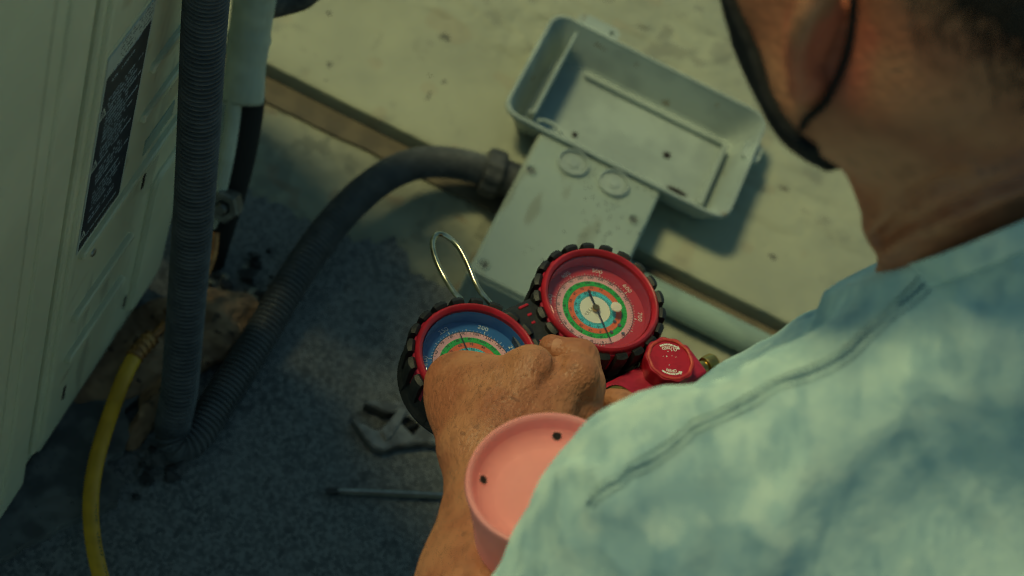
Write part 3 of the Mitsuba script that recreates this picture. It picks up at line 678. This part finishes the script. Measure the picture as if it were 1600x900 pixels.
# ------------------------------------------------------------------ pink can
C = 'pink_can'
lab(C, 'pink metal can with a dished end and small holes, in front of the forearm', 'can')
cn = unit(A3(-.34, -.02, .94)); ca = unit(np.cross(A3(0, 1, 0), cn)); cb = np.cross(cn, ca)
CM = frame(ca, cb, cn, (.0638, .5771, .5276))
add(C + '__body', tf(lathe([(0, -.205), (.038, -.205), (.0425, -.201), (.0435, -.190), (.0435, -.042), (.0424, -.036), (.0424, -.030), (.0438, -.024), (.0440, -.006)], 96), CM), 'mat_pink', 30)
add(C + '__rim', tf(lathe([(.0438, -.007), (.0449, -.004), (.0452, -.001), (.0444, .0012), (.0430, .0018), (.0416, .0010), (.0408, -.001), (.0392, -.0065)], 96), CM), 'mat_pink', 40)
add(C + '__dished_end', tf(lathe([(.0393, -.0060), (.0380, -.0088), (.0350, -.0112), (.0318, -.0128), (.0290, -.0135), (.0200, -.0136), (.0185, -.0144), (0, -.0146)], 96), CM), 'mat_pink_matt', 50)
for a_ in (1.775, 3.29, 4.9, .3):
    rd = A3(math.cos(a_), math.sin(a_), 0); hn = unit(A3(0, 0, .78) - rd * .62); ht = np.cross(A3(0, 0, 1), rd)
    hM = frame(ht, np.cross(hn, ht), hn, rd * .0366 + A3(0, 0, -.0099))
    add(C + '__hole', tf(tf(ring_lathe([(.0024, -.0004), (.0036, -.0004), (.0034, .0005), (.0028, .0006)], 28), hM), CM), 'mat_pink')
    add(C + '__hole_bottom', tf(tf(lathe([(.0029, -.0003), (.0028, .00015), (0, .00015)], 28), hM), CM), 'mat_hole')

# ------------------------------------------------------------------ the man
class Field:
    """smooth union of primitives, skipping those far from the points at hand."""
    def __init__(self): self.prims = []
    def cone(self, a, b, ra, rb, k=.02):
        a, b = A3(*a), A3(*b); c = (a + b) / 2
        self.prims.append((c, np.linalg.norm(a - b) / 2 + max(ra, rb), k, lambda p: cone(p, a, b, ra, rb)))
    def chain(self, pts, rad, k=.02):
        for i in range(len(pts) - 1): self.cone(pts[i], pts[i + 1], rad[i], rad[i + 1], k)
    def ell(self, c, axes, rad, k=.02):
        c, axes = A3(*c), np.array(axes, float)
        self.prims.append((c, max(rad), k, lambda p: ell(p, c, axes, rad)))
    def __call__(self, P, chunk=20000):
        out = np.full(len(P), .12)
        for s in range(0, len(P), chunk):
            p = P[s:s + chunk]; lo, hi = p.min(0), p.max(0); d = out[s:s + chunk]
            for c, R_, k, f in self.prims:
                if np.linalg.norm(np.maximum(np.maximum(lo - c, c - hi), 0)) - R_ > .06: continue
                v = f(p)
                d = np.minimum(d, v) if k <= 0 else smin(d, v, k)
            out[s:s + chunk] = d
        return out

CREASE = [([(.147, .646, .744), (.1477, .6404, .7512), (.1475, .635, .7641), (.1512, .6291, .7837), (.1587, .6281, .802), (.1691, .6333, .8168), (.1814, .6439, .8246), (.20, .66, .83)], .0062),
          ([(.1458, .6373, .76), (.1433, .6314, .7783), (.144, .6265, .7999), (.1467, .6259, .8111), (.152, .626, .822)], .0030), ([(.1566, .6432, .7366), (.1593, .6342, .7574), (.1624, .6305, .7736)], .0005)]
SEAM = [(.1730, .6268, .7500), (.1715, .625, .7371), (.1653, .6153, .7197), (.1558, .5963, .7069), (.1431, .5852, .6965), (.1326, .5762, .687), (.1222, .5665, .678), (.1111, .5562, .671), (.1015, .5398, .6655), (.0927, .5243, .6576), (.0854, .5137, .6503), (.081, .5047, .638)]
SGROOVE = [([tuple(A3(*q) + A3(-.0045, .0072, .003)) for q in SEAM], -.0016, .0026), ([tuple(A3(*q) - A3(-.0045, .0072, .003)) for q in SEAM], -.0016, .0026)]
SFOLD = [(SEAM, .0020, .0060), ([(.0628, .5482, .6304), (.0716, .5334, .6444), (.081, .5211, .6503), (.0898, .5115, .6518)], -.0022, .004),
         ([(.059, .5401, .6219), (.0634, .5381, .6325), (.0715, .5298, .6436)], -.0070, .0055), ([(.06, .5253, .62), (.0663, .5247, .6337), (.0765, .5197, .645)], .0040, .006),
         ([(.0896, .5509, .6593), (.1026, .5672, .6654), (.1187, .5809, .6751)], -.0030, .006), ([(.1459, .4963, .6499), (.1405, .5103, .6604), (.1394, .524, .6691)], -.0050, .009),
         ([(.1711, .5086, .6532), (.1641, .5239, .6668), (.1616, .5455, .681)], .0050, .008), ([(.1952, .5231, .6584), (.1925, .5439, .6739), (.2002, .5675, .6947)], -.0060, .010),
         ([(.0741, .4858, .6014), (.0836, .5021, .6382), (.0966, .5149, .656)], .0040, .009), ([(.1068, .4943, .648), (.1258, .5186, .6651), (.1479, .5396, .6775)], -.0035, .010)]
# joints
NECK = A3(0.2280, 0.6983, 0.7358); BASE = A3(.1246, .6773, .8328)
SL = A3(0.1321, 0.5401, 0.5971); LAT = unit((-.58, -.81, 0)); SR = SL - LAT * .37 + A3(0, 0, .02)
ELL, WRL = A3(.1012, .4277, .4618), A3(0.0368, 0.6395, 0.4090)
FH = unit((-.82, .53, -.20)); RH = unit((.545, .84, 0)); RH = unit(RH - FH * (RH @ FH)); UH = np.cross(RH, FH)
EAR = A3(0.0750, 0.6378, 0.8531)
HEAD = EAR + RH * .0765 + UH * .032 + FH * .006
ME = {'pinky': (0.0091, 0.6841, 0.3951), 'ring': (0.0174, 0.6946, 0.4080), 'middle': (0.0339, 0.7104, 0.4251), 'index': (0.0606, 0.7214, 0.4246)}
CM_ = {'pinky': (.0166, .6464, .4079), 'ring': (.0232, .646, .4164), 'middle': (.0323, .6497, .4192), 'index': (.0435, .6564, .4155)}
PI_ = {'pinky': (0.0160, 0.6966, 0.3619), 'ring': (0.0273, 0.7108, 0.3676), 'middle': (.0419, .7307, .3828), 'index': (.0681, .7404, .3901)}
DI = {'pinky': (.0176, .6959, .3576), 'ring': (.0318, .7102, .3597), 'middle': (.0527, .723, .3669), 'index': (.0739, .7285, .3761)}
TI = {'pinky': (.0281, .685, .3656), 'ring': (.042, .6959, .3664), 'middle': (.0603, .7065, .3719), 'index': (.077, .7113, .3781)}
RM = {'pinky': (.0110, .0125), 'ring': (.0122, .0130), 'middle': (.0125, .0140), 'index': (.0125, .0140)}

B_ = Field()
# head and neck
B_.ell(HEAD, [RH, FH, UH], (.0735, .094, .088), .01)
B_.ell(HEAD + FH * .036 - UH * .052, [RH, FH, UH], (.070, .066, .064), .03)          # jaw
B_.cone(HEAD + FH * .085 - UH * .015, HEAD + FH * .105 - UH * .045, .010, .014, .015)  # nose
B_.cone(HEAD + FH * .055 - UH * .100, HEAD + FH * .065 - UH * .095, .022, .024, .03)   # chin
for s_ in (-1, 1):
    B_.cone(HEAD + RH * s_ * .056 - UH * .080 - FH * .000, HEAD + FH * .055 - UH * .108, .022, .020, .03)   # jaw line
    B_.ell(HEAD + FH * .082 - UH * .018 + RH * s_ * .030, [RH, FH, UH], (.013, .010, .010), .008)   # eye
    B_.cone(HEAD + FH * .086 + UH * .006 + RH * .012 * s_, HEAD + FH * .074 + UH * .008 + RH * .046 * s_, .010, .008, .015)  # brow
B_.cone(HEAD - UH * .075 + FH * .088, HEAD - UH * .078 + FH * .090, .016, .012, .012)
B_.cone(BASE - A3(0, 0, .0), NECK - A3(.0, 0, .04), .0540, .056, .030)
N_EAR0 = len(B_.prims)
# ear: plate, rim, lobe
eo = unit(-RH - FH * .12)            # outwards from the root to the rim
ue = unit(UH + eo * .30); eo = unit(eo - ue * (eo @ ue)); en = unit(np.cross(ue, eo))
B_.ell(EAR + eo * .010 + ue * .010, [eo, en, ue], (.0150, .0040, .028), .004)
aa = np.linspace(-1.9, 1.75, 22)
rim = [EAR + ue * .012 + eo * (.008 + .0155 * math.cos(a)) + ue * .031 * math.sin(a) for a in aa]
B_.chain(rim, [.0040] * 22, .004)
B_.ell(EAR + eo * .0155 - ue * .020 + en * .0, [eo, en, ue], (.0085, .0068, .0110), .006)
N_EAR1 = len(B_.prims)
for s_ in (1,):
    e2 = HEAD + RH * .0765 - UH * .020 - FH * .006; eo2 = unit(RH * .8 - FH * .6)
    B_.ell(e2 + eo2 * .012, [eo2, unit(np.cross(UH, eo2)), UH], (.016, .005, .031), .008)
# shoulders under the shirt, arms
B_.chain([NECK - A3(0, 0, .055), SL + A3(0, 0, -.005)], [.040, .044], .03)
B_.chain([NECK - A3(0, 0, .055), SR + A3(0, 0, -.005)], [.040, .044], .03)
B_.chain([SL, SL * .45 + ELL * .55, ELL], [.044, .043, .036], .03)
B_.chain([ELL, ELL * .72 + WRL * .28 + A3(-.004, 0, -.004), ELL * .40 + WRL * .60, WRL * .94 + ELL * .06], [.042, .0475, .0350, .0225], .02)
B_.cone(ELL * .5 + WRL * .5 + A3(-.004, .0, .0), WRL + A3(.006, -.002, 0), .027, .020, .02)
# left hand
B_.cone(WRL, A3(.0345, .655, .4085), .0220, .0225, .016)
for f_ in ME:
    r0, r1 = RM[f_]
    B_.cone(CM_[f_], ME[f_], .0140, r1 * .95, .012)
    B_.ell(A3(*ME[f_]), np.eye(3), (r1 * 1.0,) * 3, .006)
    B_.chain([ME[f_], PI_[f_]], [r1 * .92, .0105], .007)
    B_.chain([PI_[f_], DI[f_], TI[f_]], [.0102, .0090, .0080], .003)
pc = np.mean([ME[k] for k in ME] + [CM_[k] for k in CM_], axis=0)
B_.ell(pc - A3(0, -.002, .010), [unit(A3(*ME['index']) - ME['pinky']), unit(A3(*ME['middle']) - CM_['middle']), unit(np.cross(A3(*ME['index']) - ME['pinky'], A3(*ME['middle']) - CM_['middle']))], (.042, .046, .016), .025)
B_.chain([(0.0530, 0.6662, 0.3978), (0.0740, 0.7085, 0.3986), (0.0699, 0.7374, 0.3979)], [.0180, .0150, .0115], .015)      # thumb
B_.chain([(0.0699, 0.7374, 0.3979), (0.0603, 0.7543, 0.3994), (0.0407, 0.7540, 0.3966)], [.0115, .0112, .0088], .008)
# right arm and hand, behind the shirt
WRR = A3(.205, .705, .400)
ELR = A3(.345, .560, .430)
B_.chain([SR, ELR], [.044, .037], .03); B_.chain([ELR, ELR * .7 + WRR * .3, WRR], [.040, .044, .027], .03)
rh_ = [(.166, .722, .386), (.157, .735, .382), (.150, .746, .376), (.146, .757, .368)]
for i, q in enumerate(rh_):
    B_.cone(WRR, q, .020, .0125, .02)
    if i == 2:
        B_.chain([q, (.118, .7575, .3625), (.102, .7680, .3540), (.0945, .7705, .3500)], [.0120, .0105, .0095, .0085], .006)
    else:
        q = A3(*q); B_.chain([q, q + A3(-.030, .012, -.012), q + A3(-.034, .010, -.032), q + A3(-.014, -.004, -.036)], [.0118, .0102, .0092, .0082], .005)
B_.chain([WRR + A3(-.01, .02, -.01), (.165, .745, .352), (.135, .760, .338)], [.017, .0135, .0100], .012)

B_NE = Field(); B_NE.prims = B_.prims[:N_EAR0] + B_.prims[N_EAR1:]
# surface relief: tendons, veins, neck creases
def line_d(p, pts):
    d = np.full(len(p), 1e9)
    for i in range(len(pts) - 1):
        a, b = A3(*pts[i]), A3(*pts[i + 1]); ab = b - a; t = np.clip((p - a) @ ab / (ab @ ab), 0, 1)
        d = np.minimum(d, np.linalg.norm(p - a - t[:, None] * ab, axis=1))
    return d
hv = unit(A3(-.05, -.55, .83))
TEND = [[np.array(ME[k]) + hv * .0105, np.array(ME[k]) * .5 + np.array(CM_[k]) * .5 + hv * .012, np.array(CM_[k]) + hv * .012] for k in ME]
GAPS = []
kk = list(ME)
for i in range(3):
    m0 = (A3(*ME[kk[i]]) + ME[kk[i + 1]]) / 2 + hv * .009; m1 = (A3(*CM_[kk[i]]) + CM_[kk[i + 1]]) / 2 + hv * .012
    GAPS.append([m0 + (m0 - m1) * .12, m0 * .55 + m1 * .45])
VEIN = [[(.010, .700, .4285), (.018, .688, .430), (.016, .675, .4275), (.024, .660, .428)], [(.043, .715, .440), (.037, .700, .438), (.041, .684, .4345), (.030, .668, .431)]]

def body(p):
    d = B_(p)
    hm = np.linalg.norm(p - A3(.028, .685, .415), axis=1) < .075
    if hm.any():
        q = p[hm]; e = d[hm]
        for t in TEND: e = e - .0021 * np.exp(-(line_d(q, t) / .0036) ** 2)
        for t in GAPS: e = e + .0032 * np.exp(-(line_d(q, t) / .0060) ** 2)
        for t in VEIN: e = e - .0011 * np.exp(-(line_d(q, t) / .0026) ** 2)
        e = e - .0012 * (meshkit.fbm(q * 130, 3, 4) - .5)
        d[hm] = e
    nm = np.linalg.norm(p - A3(.19, .63, .76), axis=1) < .14
    if nm.any() and CREASE:
        q = p[nm]; e = d[nm]
        for t, w in CREASE:
            ld = line_d(q, t); e = e + w * np.exp(-(ld / .0032) ** 2) - .65 * w * np.exp(-((ld - .0085) / .0048) ** 2)
        d[nm] = e
    return d

# shirt: loose offset of the trunk and upper arms, open at the neck, with folds
S_F = Field()
CH = NECK + A3(.055, -.038, -.218)
TRAP = A3(0.2062, 0.6382, 0.7091)
S_F.cone(TRAP, SL + A3(0, 0, .0), .034, .056, .03)
S_F.cone(TRAP - LAT * .04, SR, .036, .058, .04)
S_F.cone(NECK + A3(.018, -.022, -.045), CH + LAT * .05, .060, .112, .06)
S_F.cone(CH + LAT * .07, CH - LAT * .09, .122, .122, .05)
S_F.cone(SL + A3(.01, .0, -.02), CH + LAT * .07, .054, .105, .06)
S_F.cone(SR + A3(.01, .0, -.02), CH - LAT * .07, .060, .115, .06)
HIP = A3(.415, .500, .250)
S_F.cone(CH, HIP, .140, .150, .06)
ARML = unit(ELL - SL); ARMR = unit(ELR - SR)
SE = SL * .30 + ELL * .70; SE2 = SR * .30 + ELR * .70
S_F.prims.append(((SL + SE) / 2, .20, .035, lambda p: np.maximum(cone(p, SL, SE, .0575, .0585), (p - SE) @ ARML)))
S_F.prims.append(((SR + SE2) / 2, .20, .035, lambda p: np.maximum(cone(p, SR, SE2, .0575, .0585), (p - SE2) @ ARMR)))
def shirt_outer(p):
    d = S_F(p)
    q = p + .03 * np.stack([meshkit.noise(p * 14, 1), meshkit.noise(p * 14, 2), meshkit.noise(p * 14, 3)], -1)
    a = q @ unit(A3(.62, .30, .72)) * 26; b = q @ unit(A3(-.58, -.81, .1)) * 7; c = q @ unit(A3(.4, -.5, -.3)) * 7
    n1 = meshkit.fbm(np.stack([a, b, c], -1), 3, 11)
    ridge = 1 - np.abs(2 * meshkit.noise(np.stack([a * .62, b * .8, c * .8], -1), 17) - 1)
    n2 = 1 - np.abs(2 * meshkit.noise(q @ np.array([unit(A3(.62, .30, .72)), unit(A3(-.58, -.81, .1)), unit(A3(.4, -.5, -.3))]).T * A3(44, 15, 15), 23) - 1)
    d = d - .0075 * (n1 - .5) - .0060 * (ridge ** 3 - .25) - .0028 * (n2 ** 3 - .25)
    for t, w, r_ in SFOLD + SGROOVE: d = d - w * np.exp(-(line_d(p, t) / r_) ** 2)
    return d
NAX = unit(BASE - NECK)
S_F.cone(NECK - A3(0, 0, .10), NECK + NAX * .06, .066, .062, .02)
COL = (A3(0.1605, 0.6475, 0.7224), A3(0.2033, 0.6777, 0.7704))
CN = unit(np.cross(COL[1] - COL[0], A3(-.08, .50, -.86))); CN = CN * np.sign(CN[2])
def neck_hole(p):
    h = (p - NECK) @ NAX
    rr = np.linalg.norm((p - NECK) - np.outer(h, NAX), axis=1) - .0600
    e = (p - COL[0]) @ CN
    near = np.linalg.norm(p - NECK - NAX * .03, axis=1) - .15
    return np.minimum(np.maximum(-e, near), np.maximum(rr, -.012 - e))
def shirt(p):
    d = np.maximum(shirt_outer(p), -(p[:, 2] - .24))
    return np.maximum(d, -neck_hole(p))

def skin_fn(p, n, uv):
    c = mix((.450, .186, .092), (.360, .122, .060), smoothstep(.3, .7, fbm(p.x * 42, p.y * 42, p.z * 42, 4)))
    c = mix(c, (.26, .10, .048), .55 * smoothstep(.55, .8, fbm(p.x * 120, p.y * 120, p.z * 120, 3)))
    c = mix(c, (.22, .085, .045), .7 * smoothstep(.80, .86, noise(p.x * 210, p.y * 210, p.z * 210)) * smoothstep(.5, .7, noise(p.x * 30, p.y * 30, p.z * 30)))
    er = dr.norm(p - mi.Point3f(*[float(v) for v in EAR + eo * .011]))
    return mix(c, (.50, .095, .055), .6 * smoothstep(.034, .020, er + .012 * (noise(p.x * 90, p.y * 90, p.z * 90) - .5)))  # redder ear skin, also standing in for sunlight glowing through the ear
def skin_bump(p, n, uv):
    return fbm(p.x * 420, p.y * 420, p.z * 420, 3) * .0011 + fbm(p.x * 900, p.y * 300, p.z * 500, 2) * .0004
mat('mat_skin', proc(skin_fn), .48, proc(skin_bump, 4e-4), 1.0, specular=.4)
mat('mat_nail', (.50, .22, .13), .5, specular=.3)
mat('mat_hair', (.018, .013, .010), .6)
mat('mat_arm_hair', (.035, .018, .010), .6)
mat('mat_mask', speck((.008, .009, .010), (.012, .013, .014), 300), .8, specular=.2)
def shirt_fn(p, n, uv):
    w = .02 * fbm(p.x * 30, p.y * 30, p.z * 30, 2)
    c = mix((.52, .67, .59), (.40, .56, .53), smoothstep(.3, .7, fbm(p.x * 90 + w * 60, p.y * 90, p.z * 90, 4)))
    c = mix(c, (.11, .26, .34), .34 * smoothstep(.48, .70, fbm(p.x * 95 + p.y * 40, p.y * 30 - p.x * 20 + w * 50, p.z * 34, 4)))
    c = mix(c, (.07, .19, .28), .42 * smoothstep(.50, .68, fbm(p.x * 9 + 5, p.y * 9, p.z * 9, 3)))
    return mix(c, (.66, .75, .62), .28 * smoothstep(.56, .74, fbm(p.x * 60, p.y * 60 + 4, p.z * 60, 3)))
def weave(p, n, uv):
    return .0002 * dr.sin(p.x * 3800) * dr.sin(p.y * 3800 + p.z * 2600) + .0009 * fbm(p.x * 160, p.y * 160, p.z * 160, 3)
mat('mat_shirt', proc(shirt_fn), .85, proc(weave, 4e-4), 1.0)
mat('mat_seam', speck((.36, .48, .44), (.10, .19, .23), 70, lo=.42, hi=.58), .85)
mat('mat_trousers', speck((.035, .045, .075), (.05, .06, .09), 150), .9)
mat('mat_shoe', (.02, .02, .02), .6)

M_ = 'person'
lab(M_, 'man in a pale green blue shirt and black face mask, seen over his left shoulder', 'person')
sk = surface_nets(body, (-.05, .36, .31), (.50, 1.0, 1.02), .0023)
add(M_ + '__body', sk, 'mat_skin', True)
shm = surface_nets(shirt, (-.03, .28, .22), (.66, 1.0, .86), .0036)
add(M_ + '__shirt', shm, 'mat_shirt', True)
# collar band round the neck, shoulder seam and its stitches
e1 = unit(np.cross(NAX, A3(0, 0, 1))); e2 = np.cross(NAX, e1)
sec = [(.0600, .0), (.0640, .0010), (.0694, -.0155), (.0684, -.0178), (.0605, -.016)]
V = []
for th in np.linspace(0, 2 * np.pi, 121)[:-1]:
    dr_ = math.cos(th) * e1 + math.sin(th) * e2
    for r_, dz in sec:
        q = NECK + dr_ * r_; h_ = ((COL[0] - q) @ CN) / (NAX @ CN)
        V.append(q + NAX * max(h_, -.10) + NAX * dz)
k_ = len(sec); F = []
for i in range(120):
    for j in range(k_):
        a, b = i * k_ + j, i * k_ + (j + 1) % k_; c, d = ((i + 1) % 120) * k_ + j, ((i + 1) % 120) * k_ + (j + 1) % k_
        F += [[a, c, d], [a, d, b]]
add(M_ + '__collar', mesh(V, F), 'mat_shirt', 40)
sp_ = spline(SEAM, 140)
def lift(p, f=shirt_outer, off=.0):
    for _ in range(5):
        g = np.stack([f(p + np.eye(3)[k] * .001) - f(p - np.eye(3)[k] * .001) for k in range(3)], 1); g /= np.linalg.norm(g, axis=1, keepdims=True)
        p = p - g * (f(p) - off)[:, None]
    return p, g
sp_, sg_ = lift(sp_, off=.0004)
stt = np.gradient(sp_, axis=0); stt /= np.linalg.norm(stt, axis=1, keepdims=True)
sside = np.cross(sg_, stt)
add(M_ + '__shoulder_seam', tube(sp_, .0011, 8), 'mat_seam', True)
st_ = []
for off in (-.0042, .0042):
    rows, gg = lift(sp_ + sside * off, off=.0005)
    dense = spline(rows, 200)
    for i in range(0, 198, 2): st_.append(tube(dense[i:i + 2], .0006, 5))
k = add(M_ + '__stitching', cat_(st_), 'mat_seam', True); labels[k] = {'kind': 'stuff'}
# face mask, its ear loop
MP, me_ = A3(.0525, .6583, .8058), unit(A3(.0461, -.0438, -.0079))
MN = unit(np.cross(me_, RH)); MN = MN * np.sign(MN @ FH)
def mask_f(p):
    d = np.maximum(B_NE(p) - .0046 - .001 * meshkit.fbm(p * 60, 2, 5), -((p - MP) @ MN))
    return np.maximum(np.maximum(d, (p - HEAD) @ UH - .004), np.maximum(-((p - HEAD) @ UH) - .122, (p - A3(.0985, .6320, .7890)) @ me_))
hc = HEAD + FH * .05 - UH * .06
add(M_ + '__face_mask', surface_nets(mask_f, hc - .14, hc + .14, .0024), 'mat_mask', True)
lp = spline([(0.0847, 0.6271, 0.8065), (0.0841, 0.6267, 0.8127), (0.0859, 0.6268, 0.8231), (0.0867, 0.6284, 0.8357), (0.0853, 0.6317, 0.8491), (0.0815, 0.6356, 0.8618), (0.0756, 0.6398, 0.8747), (0.0692, 0.6445, 0.8864)] + [(.058, .655, .903), (.045, .672, .910)], 70)
lp, _g = lift(lp, B_, .0018)
add(M_ + '__mask_loop', tube(lp, .0018, 10), 'mat_mask', True)
# hair: short strands thinning out towards the nape
HP = A3(.1256, .6262, .8815); hl = unit(A3(.0652, -.0031, -.010)); HN = unit(np.cross(hl, FH)); HN = HN * np.sign(HN @ UH)
tri = sk.triangles; cen = tri.mean(1); nr = np.cross(tri[:, 1] - tri[:, 0], tri[:, 2] - tri[:, 0]); ar = np.linalg.norm(nr, axis=1) / 2; nr /= np.maximum(2 * ar, 1e-12)[:, None]
def strands(w, n, ln, wd, dirf, seed):
    g = np.random.default_rng(seed)
    i = g.choice(len(w), n, p=w / w.sum()); b = g.dirichlet((1, 1, 1), n)
    p = (tri[i] * b[..., None]).sum(1); nn = nr[i]
    d = dirf(p, nn, g); d /= np.linalg.norm(d, axis=1, keepdims=True)
    s = np.cross(d, nn); s /= np.maximum(np.linalg.norm(s, axis=1, keepdims=True), 1e-9); t = np.cross(s, d)
    L = (ln[0] + (ln[1] - ln[0]) * g.random(n))[:, None]
    m1 = p + d * L * .55 + nn * L * .10; tip = p + d * L - nn * L * .04
    V = [p - nn * .0005 + s * wd, p - nn * .0005 - s * wd, p - nn * .0005 + t * wd * 1.3, m1 + s * wd * .8, m1 - s * wd * .8, m1 + t * wd, tip]
    V = np.stack(V, 1).reshape(-1, 3)
    f = np.array([[0, 1, 4], [0, 4, 3], [1, 2, 5], [1, 5, 4], [2, 0, 3], [2, 3, 5], [3, 4, 6], [4, 5, 6], [5, 3, 6]])
    return mesh(V, (f[None] + 7 * np.arange(n)[:, None, None]).reshape(-1, 3))
hh = (cen - HP) @ HN; fu = (cen - HEAD) @ FH; uu = (cen - HEAD) @ UH; rad_ = np.linalg.norm(cen - HEAD, axis=1)
eard = np.linalg.norm(cen - EAR - UH * .01, axis=1)
ok = (hh > -.016) & (rad_ < .125) & ((fu < .015) | (uu > .045)) & (fu < .075) & (eard > .036)
dens = np.clip((hh + .006 + .012 * (meshkit.noise(cen * 120, 3) - .5)) / .034, 0, 1) ** 1.5
add(M_ + '__hair', strands(ar * ok * dens, 42000, (.005, .009), .00016, lambda p, n, g: n * .55 - UH * .75 - FH * .2 + g.normal(size=p.shape) * .22, 5), 'mat_hair', False)
labels[M_ + '__hair'] = {'kind': 'stuff'}
capf = lambda p: np.maximum(np.maximum(B_(p) - .0009, .020 + .012 * (meshkit.fbm(p * 260, 3, 3) - .5) * 2 - (p - HP) @ HN), np.maximum(.034 - np.linalg.norm(p - EAR - UH * .01, axis=1), (p - HEAD) @ FH - np.where((p - HEAD) @ UH > .045, .07, .012)))
add(M_ + '__scalp', surface_nets(capf, HEAD - .125, HEAD + .125, .0024), 'mat_hair', True)
arm_t = np.clip((cen - WRL) @ unit(ELL - WRL), -.09, .26); toward = nr @ unit(CAM - WRL)
arm_d = np.linalg.norm(cen - WRL - np.outer((cen - WRL) @ unit(ELL - WRL), unit(ELL - WRL)), axis=1)
w = ar * (arm_d < .06) * ((cen - WRL) @ unit(ELL - WRL) > -.062) * ((cen - WRL) @ unit(ELL - WRL) < .25) * (toward > -.2) * (cen[:, 1] < .73)
w = w * (.25 + meshkit.noise(cen * 40, 6)) * np.where(cen[:, 0] < WRL[0] + .006, 1.3, .6)
adir = unit(WRL - ELL); aside = unit(np.cross(adir, unit(CAM - WRL)))
add(M_ + '__arm_hair', strands(w, 3600, (.005, .012), .000045, lambda p, n, g: n * .22 + adir * .55 + aside * .55 + g.normal(size=p.shape) * .38, 9), 'mat_arm_hair', False)
labels[M_ + '__arm_hair'] = {'kind': 'stuff'}
# thumb nail
tb, tt_ = A3(0.0603, 0.7543, 0.3994), A3(0.0407, 0.7540, 0.3966)
tdir = unit(tt_ - tb); tn = unit(unit(CAM - tt_) + A3(0, .2, .3)); tn = unit(tn - tdir * (tn @ tdir)); tsd = np.cross(tdir, tn)
add(M_ + '__thumb_nail', surface_nets(lambda p: ell(p, tt_ - tdir * .004 + tn * .0062, [tdir, tsd, tn], (.0070, .0058, .0030)), tt_ - .02, tt_ + .02, .0008), 'mat_nail', True)
# trousers and shoes (below the frame)
Tf = Field()
KL, KR = A3(.125, .575, .265), A3(.43, .78, .44); FL, FR = A3(.20, .46, .06), A3(.42, .62, .06)
Tf.chain([HIP + A3(0, -.03, -.02) + LAT * .09, KL], [.088, .066], .04); Tf.chain([KL, FL], [.062, .050], .03)
Tf.chain([HIP + A3(0, -.03, -.02) - LAT * .09, KR], [.088, .066], .04); Tf.chain([KR, FR], [.062, .050], .03)
Tf.cone(HIP + LAT * .07 + A3(0, 0, -.02), HIP - LAT * .07 + A3(0, 0, -.02), .125, .125, .05)
tf_ = lambda p: np.maximum(Tf(p) - .004 * meshkit.fbm(p * 22, 3, 2), -(p[:, 2] - .045))
add(M_ + '__trousers', surface_nets(tf_, (.0, .25, .02), (.62, .92, .56), .006), 'mat_trousers', True)
for Fo in (FL, FR):
    S2 = Field(); fd = unit(A3(-.60, .62, 0))
    S2.chain([Fo + A3(0, 0, -.015) - fd * .04, Fo + A3(0, 0, -.018) + fd * .07, Fo + A3(0, 0, -.028) + fd * .15], [.043, .042, .030], .03)
    add(M_ + '__shoe', surface_nets(lambda p: np.maximum(S2(p), .0045 - p[:, 2]), Fo - .26, Fo + .26, .005), 'mat_shoe', True)
